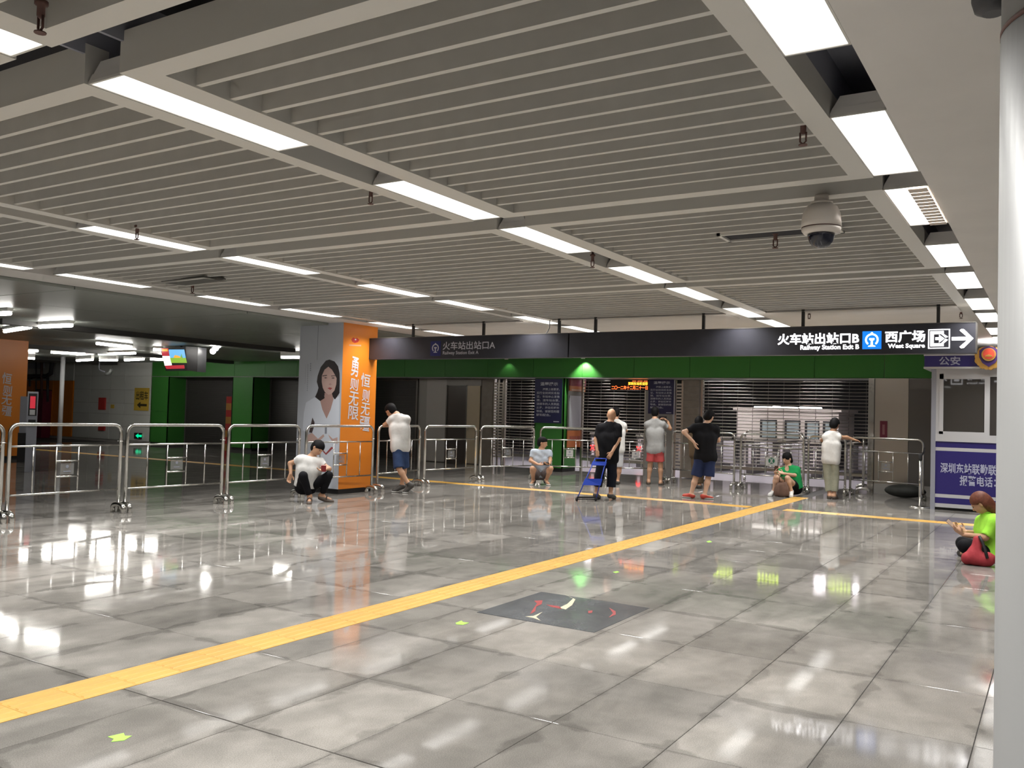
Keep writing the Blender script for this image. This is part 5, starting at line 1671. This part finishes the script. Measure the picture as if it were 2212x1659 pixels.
    if pants:
        m, l0 = pants[:2]
        g = Field(lo, hi, 0.0125)
        g.cone(p['hpA'], p['hpB'], 0.105*fat+0.009, 0.105*fat+0.009, 0.06)
        top = hip+(sh-hip)*0.18
        g.cone(top-hv*0.05, top+hv*0.05, 0.097*fat+0.008, 0.097*fat+0.008, 0.06)
        loose = pants[2] if len(pants) > 2 else 0.018
        for q in 'AB':
            ra = 0.082*fat+0.012; rk = 0.056+loose+0.004
            if l0 <= 1.0:
                e = p['hp'+q]+(p['kn'+q]-p['hp'+q])*l0
                g.cone(p['hp'+q], e, ra, ra+(rk-ra)*l0+loose*0.4, 0.05, True)
            else:
                g.cone(p['hp'+q], p['kn'+q], ra, rk, 0.018)
                e = p['kn'+q]+(p['an'+q]-p['kn'+q])*(l0-1)
                g.cone(p['kn'+q], e, rk, rk-0.004 if loose > 0.012 else 0.05, 0.016, True)
        g.cut((0, 0, 0.012), (0, 0, -1))
        g.wrinkle(0.003, seed+2)
        field_part('trousers' if l0 > 1.0 else 'shorts', [g], m, t)
    if shoes:
        for q in 'AB':
            fd = p['to'+q]-p['hl'+q]; fn = N(fd)
            l2, h2 = bounds([p['to'+q], p['hl'+q], p['an'+q]], 0.1); l2[2] = max(l2[2], -0.02)
            g = Field(l2, h2, 0.008)
            if sandals:
                for zz in (0.0,):
                    g.cone(p['hl'+q]-ZD*0.028, p['to'+q]+fn*0.02-ZD*0.026, 0.043, 0.043, 0.01)
                g.cut((0, 0, max(0.026, p['hl'+q][2]-0.012)), (0, 0, 1)) if p['hl'+q][2] < 0.06 else None
                g.cut((0, 0, 0.002), (0, 0, -1))
                field_part('sandal', [g], shoes, t)
                w2 = N(np.cross(fn, ZD)); mid = p['hl'+q]+fd*0.66
                part('strap', MB().tube([mid+w2*0.04-ZD*0.012, mid+w2*0.025+ZD*0.034, mid+ZD*0.044, mid-w2*0.025+ZD*0.034, mid-w2*0.04-ZD*0.012], 0.011, 8), shoes, t)
            else:
                g.cone(p['hl'+q]+ZD*0.004, p['to'+q]+fn*0.015+ZD*0.002, 0.046, 0.042, 0.02); g.cone(p['hl'+q], p['an'+q]-ZD*0.005, 0.046, 0.046, 0.03)
                g.cut(p['an'+q]+ZD*0.0, N(p['kn'+q]-p['an'+q])); g.cut((0, 0, 0.002), (0, 0, -1))
                o = field_part('shoe', [g], shoes, t)
                if low:
                    so = Field(l2, h2, 0.008); so.cone(p['hl'+q], p['to'+q]+fn*0.02, 0.05, 0.046, 0.02); so.cut((0, 0, 0.026), (0, 0, 1)); so.cut((0, 0, 0.001), (0, 0, -1))
                    field_part('sole', [so], low, o)
    return t, p, P, D


def phone(P, a, b, label, m=PHONESCR, th=0.009):
    """a: centre px, b: (half width, half height) m"""
    c = P(a)
    v = N([c[0], c[1], 0]); r = np.array([v[1], -v[0], 0])
    e1 = r*b[0]; e2 = (ZD*0.75-v*0.66)*b[1] if len(b) < 3 else (r*b[2][0]+v*b[2][1]+ZD*b[2][2])*b[1]
    n = N(np.cross(e1, e2))*th/2
    pts = [c-e1-e2-n, c+e1-e2-n, c+e1+e2-n, c-e1+e2-n, c-e1-e2+n, c+e1-e2+n, c+e1+e2+n, c-e1+e2+n]
    single('phone', MB().hexa(pts), m, label, 'phone', loc=c)


WHITE_T = cloth('white', (0.66, 0.65, 0.63))
BLACKC = cloth('black', (0.0055, 0.0055, 0.0075)); NAVY = cloth('navy', (0.018, 0.027, 0.075)); DENIM = cloth('denim', (0.03, 0.052, 0.12))
DNAVY = cloth('dark_navy', (0.008, 0.0095, 0.017)); REDC = cloth('coral', (0.50, 0.085, 0.085)); GREYT = cloth('grey', (0.33, 0.33, 0.325))
PALEB = cloth('pale_blue', (0.46, 0.52, 0.60)); GREYSH = cloth('grey_shorts', (0.20, 0.17, 0.17)); KELLY = cloth('kelly', (0.015, 0.26, 0.075))
KHAKI = cloth('khaki', (0.30, 0.30, 0.23)); LIME = cloth('lime', (0.36, 0.78, 0.07)); BROWNC = cloth('brown', (0.09, 0.06, 0.035)); PALEG = cloth('pale_grey', (0.5, 0.5, 0.52))
SHOE_DK = mat('shoe_dark', (0.06, 0.055, 0.05), 0.6); SHOE_W = mat('shoe_white', (0.66, 0.66, 0.64), 0.6); SHOE_RED = mat('shoe_red', (0.45, 0.05, 0.03), 0.6)
SANDAL = mat('sandal_brown', (0.10, 0.075, 0.06), 0.6); SOLE_W = mat('sole_white', (0.62, 0.62, 0.6), 0.6)

# 1 seated man in white
t, p, P1, D1 = person('man in white shirt and black trousers sitting on a barrier foot with a red phone', (672, 1083),
    dict(head=(686, 968, -0.05), neck=(674, 985, 0.0), shA=(651, 988, -0.02), shB=(690, 994, -0.06), elA=(627, 1001, 0.05), wrA=(628, 1024, -0.02),
         elB=(711, 1013, -0.14), wrB=(704, 1014, -0.24), hpA=(652, 1054, 0.0), hpB=(670, 1053, 0.02), knA=(655, 1028, -0.36), anA=(669, 1072, -0.26), toA=(668, 1081, -0.42),
         knB=(710, 1028, -0.22), anB=(696, 1067, -0.05), toB=(714, 1077, -0.10)),
    (0.55, -0.62, -0.55), (0.35, 0.1, 0.93), {'A': ((-0.25, 0, -1), (0.3, -0.9, 0), (1, 0, 0), 0.5), 'B': ((-0.8, -0.2, -0.1), (-0.1, -0.3, 0.9), (0, 0, 1), 0.5)},
    {'fringe': 0.03}, (WHITE_T, 0.55, 0.05), (BLACKC, 1.9, 0.012), SANDAL, sandals=True, seed=3)
phone(P1, (699, 1012, -0.32), (0.04, 0.072), 'red phone held by the seated man in the white shirt', mat('phone_red', (0.35, 0.02, 0.025), 0.3))

# 2 man leaning on the barrier
person('man in a white shirt and blue knee shorts leaning with crossed legs on a barrier', (864, 1064),
    dict(head=(844, 887, 0.1), neck=(857, 894, 0.04), shA=(849, 901, 0.05), shB=(877, 902, 0.0), elA=(831, 918, 0.12), wrA=(846, 921, 0.36),
         elB=(881, 919, 0.15), wrB=(870, 921, 0.38), hpA=(858, 968, -0.02), hpB=(872, 967, 0.02), knA=(862, 1012, -0.12), anA=(881, 1043, -0.16), toA=(876, 1061, -0.14), heA=(889, 1049, -0.15),
         knB=(873, 1011, 0.06), anB=(868, 1047, 0.05), toB=(853, 1061, 0.02)),
    (-0.62, 0.55, -0.56), (-0.35, 0.2, 0.9), {'A': ((1, 0.2, -0.05), (0, 0, -1), (0, 1, 0), 0.35), 'B': ((-1, 0.2, -0.05), (0, 0, -1), (0, 1, 0), 0.35)},
    {}, (WHITE_T, 0.62, -0.06), (DENIM, 0.98, 0.03), SHOE_DK, low=SOLE_W, seed=4)

# 3 squatting man
t, p, P3, D3 = person('man in pale blue polo shirt and grey shorts squatting with a phone, head turned right', (1165, 1046),
    dict(head=(1172, 957, 0.0), neck=(1170, 971, 0.0), shA=(1154, 974, 0.0), shB=(1185, 976, 0.0), elA=(1146, 995, -0.05), wrA=(1162, 1003, -0.28),
         elB=(1189, 993, -0.08), wrB=(1187, 1002, -0.30), hpA=(1160, 1026, 0.08), hpB=(1175, 1026, 0.08), knA=(1150, 1012, -0.34), anA=(1152, 1037, -0.12), toA=(1148, 1045, -0.26),
         knB=(1190, 1012, -0.34), anB=(1180, 1037, -0.12), toB=(1185, 1046, -0.26)),
    (0.86, -0.25, -0.2), (0.12, 0, 1), {'A': ((0.95, -0.2, 0), (0.1, -0.3, 0.9), (0, 0, 1), 0.4), 'B': ((-0.6, -0.4, 0), (-0.2, -0.3, 0.9), (0, 0, 1), 0.5)},
    {'fringe': 0.05}, (PALEB, 0.62, 0.0), (GREYSH, 0.72, 0.02), SHOE_DK, low=SOLE_W, seed=6, collar=PALEB)
phone(P3, (1180, 1002, -0.34), (0.065, 0.04), 'dark phone held by the squatting man in pale blue')

# 4 bald man with the trolley
t, p, P4, D4 = person('bald man in a black shirt pulling a blue folding trolley, seen from behind', (1303, 1080),
    dict(head=(1321, 897, 0.02), neck=(1319, 911, 0.0), shA=(1298, 921, 0.0), shB=(1334, 921, 0.0), elA=(1287, 949, -0.02), wrA=(1290, 974, -0.10),
         elB=(1337, 949, -0.06), wrB=(1322, 977, -0.16), hpA=(1303, 990, 0.0), hpB=(1321, 990, 0.0), knA=(1295, 1027, 0.0), anA=(1288, 1066, 0.0), toA=(1293, 1078, 0.16),
         knB=(1322, 1028, 0.04), anB=(1319, 1067, 0.05), toB=(1326, 1079, 0.22)),
    (0.25, 0.95, -0.1), (0.03, 0, 1), {'A': ((0.15, -0.1, -1), (0.2, 0.9, 0), (1, 0, 0), 0.55), 'B': ((-0.5, -0.1, -0.8), (0, 0.9, -0.3), (-1, 0, 0), 0.55)},
    {}, (BLACKC, 0.82, -0.1), (DNAVY, 1.62, 0.03), SHOE_DK, bald=True, seed=8, fat=1.1)
TB = mat('trolley_blue', (0.012, 0.05, 0.42), 0.4)
wl_, wr_ = P4((1246, 1079, -0.42)), P4((1287, 1083, -0.30))
wl_[2] = wr_[2] = 0.035
hl_, hr_ = P4((1286, 990, -0.14)), P4((1310, 991, -0.18))
tt_ = thing('luggage_trolley', 'blue folding luggage trolley with two wheels behind the bald man', 'trolley', (wl_+wr_)/2*np.array([1, 1, 0]))
mixp = lambda a, b, q: a+(b-a)*q
for a_, b_ in ((wl_, hl_), (wr_, hr_)):
    part('rail', MB().tube([a_, mixp(a_, b_, 0.5), b_], 0.009, 8), TB, tt_)
    part('wheel', MB().lathe([(0.02, -0.012), (0.034, -0.011), (0.034, 0.011), (0.02, 0.012)], a_, 16, axis=1), BLACK, tt_)
part('axle', MB().tube([wl_, wr_], 0.008, 8), BLACK, tt_)
part('handle_bar', MB().tube([hl_, hr_], 0.011, 8), TB, tt_)
for q0, q1, nm in ((0.34, 0.5, 'lower_plate'), (0.83, 0.92, 'upper_plate')):
    a0, b0, a1, b1 = mixp(wl_, hl_, q0), mixp(wr_, hr_, q0), mixp(wl_, hl_, q1), mixp(wr_, hr_, q1)
    n_ = N(np.cross(b0-a0, a1-a0))*0.012; ex = N(b0-a0)*0.02
    part(nm, MB().hexa([a0-ex-n_, b0+ex-n_, b0+ex+n_, a0-ex+n_, a1-ex-n_, b1+ex-n_, b1+ex+n_, a1-ex+n_]), TB, tt_)
part('base_lip', MB().hexa([wl_+ZD*0.02, wr_+ZD*0.02, wr_+ZD*0.02+D4((0, -1, 0))*0.02, wl_+ZD*0.02+D4((0, -1, 0))*0.02, wl_+ZD*0.05, wr_+ZD*0.05, wr_+ZD*0.05+D4((0, -1, 0))*0.02, wl_+ZD*0.05+D4((0, -1, 0))*0.02]), BLACK, tt_)

# 5 man in white behind the bald man
person('man in white shirt and pale grey shorts leaning on a barrier beyond the bald man', (1330, 1046),
    dict(head=(1331, 892, 0.05), neck=(1330, 906, 0.0), shA=(1312, 914, 0.02), shB=(1346, 916, 0.0), elA=(1312, 936, 0.2), wrA=(1322, 940, 0.42),
         elB=(1352, 930, 0.12), wrB=(1342, 938, 0.4), hpA=(1325, 972, -0.03), hpB=(1338, 972, -0.03), knA=(1323, 1008, 0.0), anA=(1320, 1039, 0.0), toA=(1319, 1046, 0.15),
         knB=(1338, 1009, -0.02), anB=(1334, 1039, -0.02), toB=(1330, 1046, 0.12)),
    (0.3, 0.9, -0.2), (0, 0.1, 1), {'A': ((1, 0.3, 0), (0, 0, -1), (0, 1, 0), 0.3), 'B': ((-1, 0.3, 0), (0, 0, -1), (0, 1, 0), 0.3)},
    {}, (WHITE_T, 0.6, -0.07), (PALEG, 0.98, 0.02), SHOE_DK, seed=9)

# 6 man in grey taking a picture
t, p, P6, D6 = person('man in a grey shirt and coral red shorts holding up a camera', (1414, 1047),
    dict(head=(1415, 891, 0.05), neck=(1414.5, 904, 0.0), shA=(1399, 914, 0.0), shB=(1431, 914, 0.02), elA=(1402, 926, 0.2), wrA=(1423, 909, 0.36),
         elB=(1448, 926, 0.1), wrB=(1443, 911, 0.3), hpA=(1408, 973, 0.0), hpB=(1424, 973, 0.0), knA=(1404, 1006, 0.02), anA=(1401, 1038, 0.0), toA=(1399, 1046, 0.16),
         knB=(1427, 1007, 0.02), anB=(1427, 1040, 0.0), toB=(1431, 1048, 0.16)),
    (0.12, 0.97, -0.05), (0, 0, 1), {'A': ((0.6, 0.3, 0.5), (0.7, -0.2, -0.5), (0, 0, 1), 0.6), 'B': ((-0.6, 0.2, 0.5), (-0.7, -0.2, -0.5), (0, 0, 1), 0.6)},
    {}, (GREYT, 0.62, -0.05), (REDC, 0.72, 0.03), SANDAL, sandals=True, seed=10)
phone(P6, (1432, 903, 0.38), (0.09, 0.045, (0, 0, 1)), 'dark camera held up by the man in grey', th=0.03)

# 7 man in black with red shoes
person('man in black shirt, blue shorts and red shoes with one hand on his hip', (1507, 1077),
    dict(head=(1532, 900, 0.02), neck=(1527, 914, 0.0), shA=(1500, 921, -0.02), shB=(1545, 923, 0.03), elA=(1477, 933, -0.1), wrA=(1499, 955, -0.15),
         elB=(1552, 951, 0.1), wrB=(1542, 957, 0.3), hpA=(1513, 988, 0.0), hpB=(1535, 988, 0.0), knA=(1503, 1032, 0.0), anA=(1493, 1067, 0.0), toA=(1480, 1075, 0.06),
         knB=(1530, 1032, 0.0), anB=(1522, 1069, -0.04), toB=(1535, 1078, 0.0)),
    (0.45, 0.75, -0.45), (0.2, 0.1, 1), {'A': ((0.35, -0.1, -0.8), (0.7, 0.3, 0.2), (0, -1, 0), 0.3), 'B': ((-0.5, 0.7, 0.1), (0, 0, 1), (0, 1, 0), 0.5)},
    {}, (BLACKC, 0.66, -0.06), (NAVY, 0.92, 0.035), SHOE_RED, skin=SKINL, low=SOLE_W, seed=11, fat=1.05)

# 8 person in brown, mostly hidden
person('person in brown clothes with black hair, mostly hidden by the man in black', (1506, 1055),
    dict(head=(1510, 912, 0.0), neck=(1508, 925, 0.0), shA=(1497, 932, 0.0), shB=(1522, 932, 0.0), elA=(1494, 955, 0.02), wrA=(1499, 975, 0.08),
         elB=(1525, 955, 0.02), wrB=(1520, 975, 0.08), hpA=(1501, 982, 0.0), hpB=(1515, 982, 0.0), knA=(1501, 1018, 0.0), anA=(1503, 1048, 0.0), toA=(1501, 1055, 0.14),
         knB=(1514, 1018, 0.0), anB=(1511, 1048, 0.0), toB=(1513, 1055, 0.14)),
    (0.1, 0.95, -0.1), (0, 0, 1), {'A': ((0.1, 0.3, -1), (1, 0, 0), (0, 1, 0), 0.4), 'B': ((-0.1, 0.3, -1), (-1, 0, 0), (0, 1, 0), 0.4)},
    {}, (BROWNC, 0.95, -0.3), (BROWNC, 1.85, 0.02), SHOE_DK, seed=12)

# 9 woman in green seated on the floor
t, p, P9, D9 = person('woman in a green shirt with black shorts sitting against a barrier with a phone', (1692, 1070),
    dict(head=(1700, 991, 0.0), neck=(1703, 1006, 0.03), shA=(1688, 1012, 0.02), shB=(1720, 1012, 0.05), elA=(1680, 1028, -0.2), wrA=(1674, 1020, -0.38),
         elB=(1717, 1027, -0.06), wrB=(1693, 1023, -0.32), hpA=(1706, 1057, 0.04), hpB=(1721, 1056, 0.06), knA=(1677, 1031, -0.36), anA=(1672, 1059, -0.28), toA=(1664, 1069, -0.38),
         knB=(1701, 1033, -0.34), anB=(1709, 1060, -0.28), toB=(1709, 1071, -0.42)),
    (-0.6, -0.72, -0.3), (-0.1, -0.1, 1), {'A': ((0.3, -0.3, 0.7), (0.7, -0.1, 0.3), (0, -1, 0), 0.5), 'B': ((-0.8, -0.2, 0.25), (0.1, -0.5, 0.6), (0, 0, 1), 0.45)},
    {'low': True, 'bun': ((0.7, 0.6, -0.5), 0.1)}, (KELLY, 0.78, 0.03, 'vneck', (-0.5, -0.8, 0)), (BLACKC, 0.5, 0.015), SHOE_W, skin=SKINL, seed=13, low=SOLE_W)
phone(P9, (1677, 1012, -0.44), (0.04, 0.075), 'brown phone held by the seated woman in green', mat('phone_brown', (0.10, 0.05, 0.04), 0.4))
c = P9((1689, 1058, -0.40)); c[2] = 0
bg = Field(c-0.35, c+np.array([0.35, 0.35, 0.6]), 0.012)
rv = D9((1, 0, 0)); av = D9((0, 1, 0))
bg.cone(c-rv*0.085+ZD*0.07, c+rv*0.085+ZD*0.07, 0.075, 0.075, 0.04); bg.cone(c-rv*0.07+ZD*0.15, c+rv*0.07+ZD*0.16, 0.075, 0.075, 0.05); bg.cone(c-rv*0.05+ZD*0.23, c+rv*0.05+ZD*0.25, 0.062, 0.06, 0.05)
bg.cut((0, 0, 0.002), (0, 0, -1)); bg.wrinkle(0.006, 3)
bt = thing('bag', 'soft brown bag standing between the legs of the seated woman in green', 'bag', c)
field_part('sack', [bg], cloth('bag_brown', (0.14, 0.085, 0.065)), bt)
part('handle', MB().tube([c-rv*0.05+ZD*0.3-av*0.04, c-rv*0.05+ZD*0.4-av*0.05, c+rv*0.05+ZD*0.4-av*0.05, c+rv*0.05+ZD*0.31-av*0.04], 0.01, 8), cloth('bag_brown', (0.14, 0.085, 0.065)), bt)

# 10 man in a sleeveless shirt
person('man in a white sleeveless shirt and khaki trousers resting an arm on a barrier', (1798, 1078),
    dict(head=(1803, 917, 0.03), neck=(1800, 931, 0.0), shA=(1784, 939, 0.0), shB=(1811, 941, 0.0), elA=(1776, 951, 0.16), wrA=(1786, 952, 0.4),
         elB=(1829, 945, 0.16), wrB=(1843, 949, 0.2), hpA=(1787, 994, 0.0), hpB=(1803, 995, 0.0), knA=(1788, 1032, 0.02), anA=(1792, 1067, 0.0), toA=(1791, 1076, 0.15),
         knB=(1804, 1033, 0.02), anB=(1802, 1068, 0.0), toB=(1806, 1077, 0.15)),
    (0.42, 0.8, -0.35), (0.1, 0.1, 1), {'A': ((1, 0.2, 0), (0, 0, -1), (0, 1, 0), 0.3), 'B': ((1, 0.1, -0.25), (0, 0, -1), (0, 1, 0), 0.3)},
    {}, (WHITE_T, 0.0, -0.04), (KHAKI, 1.82, 0.014), SANDAL, sandals=True, seed=14, fat=0.86)

# 11 woman with auburn hair sitting by the column
t, p, P11, D11 = person('woman with auburn hair and a lime shirt sitting cross legged by the white column', (2112, 1210),
    dict(head=(2119, 1087, -0.02), neck=(2134, 1107, 0.03), shA=(2124, 1122, 0.2), shB=(2149, 1121, -0.14), elA=(2112, 1153, 0.18), wrA=(2086, 1149, 0.06),
         elB=(2128, 1161, -0.2), wrB=(2082, 1155, -0.1), hpA=(2142, 1195, 0.16), hpB=(2146, 1199, -0.06), knA=(2080, 1174, 0.3), anA=(2128, 1203, 0.1), toA=(2108, 1212, 0.02),
         knB=(2084, 1180, -0.22), anB=(2103, 1196, 0.16), toB=(2078, 1196, 0.2)),
    (-0.78, 0.1, -0.6), (-0.55, 0, 0.85), {'A': ((-0.8, -0.1, 0.45), (0.2, -0.5, 0.6), (0, -0.4, 1), 0.4), 'B': ((-0.8, 0.1, 0.5), (0.2, 0.5, 0.6), (0, 0.4, 1), 0.4)},
    {'mat': HAIRRED, 'long': 0.16, 'fringe': 0.04}, (LIME, 0.9, -0.02), (BLACKC, 1.75, 0.02), SHOE_DK, seed=15, collar=LIME)
c = P11((2063, 1139, -0.02)); e1 = D11((-0.72, 0, 0.62))*0.11; e2 = D11((0.1, 1, 0.1))*0.08; n_ = N(np.cross(e1, e2))*0.004
single('tablet', MB().hexa([c-e1-e2-n_, c+e1-e2-n_, c+e1+e2-n_, c-e1+e2-n_, c-e1-e2+n_, c+e1-e2+n_, c+e1+e2+n_, c-e1+e2+n_]), mat('tablet_tan', (0.36, 0.25, 0.19), 0.4), 'flat tan tablet held by the woman with auburn hair', 'tablet', loc=c)
c = P11((2113, 1190, -0.46)); c[2] = 0
rv = D11((1, 0, 0)); av = D11((0, 1, 0))
bg = Field(c-0.4, c+np.array([0.4, 0.4, 0.7]), 0.012)
bg.cone(c-rv*0.10+ZD*0.075, c+rv*0.10+ZD*0.08, 0.072, 0.078, 0.04); bg.cone(c-rv*0.03+ZD*0.14, c+rv*0.0+ZD*0.28+av*0.05, 0.06, 0.05, 0.05)
bg.cut((0, 0, 0.002), (0, 0, -1)); bg.wrinkle(0.005, 8)
bt = thing('backpack', 'red backpack with black straps in front of the woman with auburn hair', 'bag', c)
field_part('sack', [bg], cloth('backpack_red', (0.36, 0.045, 0.055)), bt)
part('strap', MB().tube([c+rv*0.01+ZD*0.33-av*0.01, c+rv*0.04+ZD*0.27-av*0.03, c+rv*0.07+ZD*0.18-av*0.05, c+rv*0.09+ZD*0.1-av*0.075], 0.016, 8), BLACK, bt)
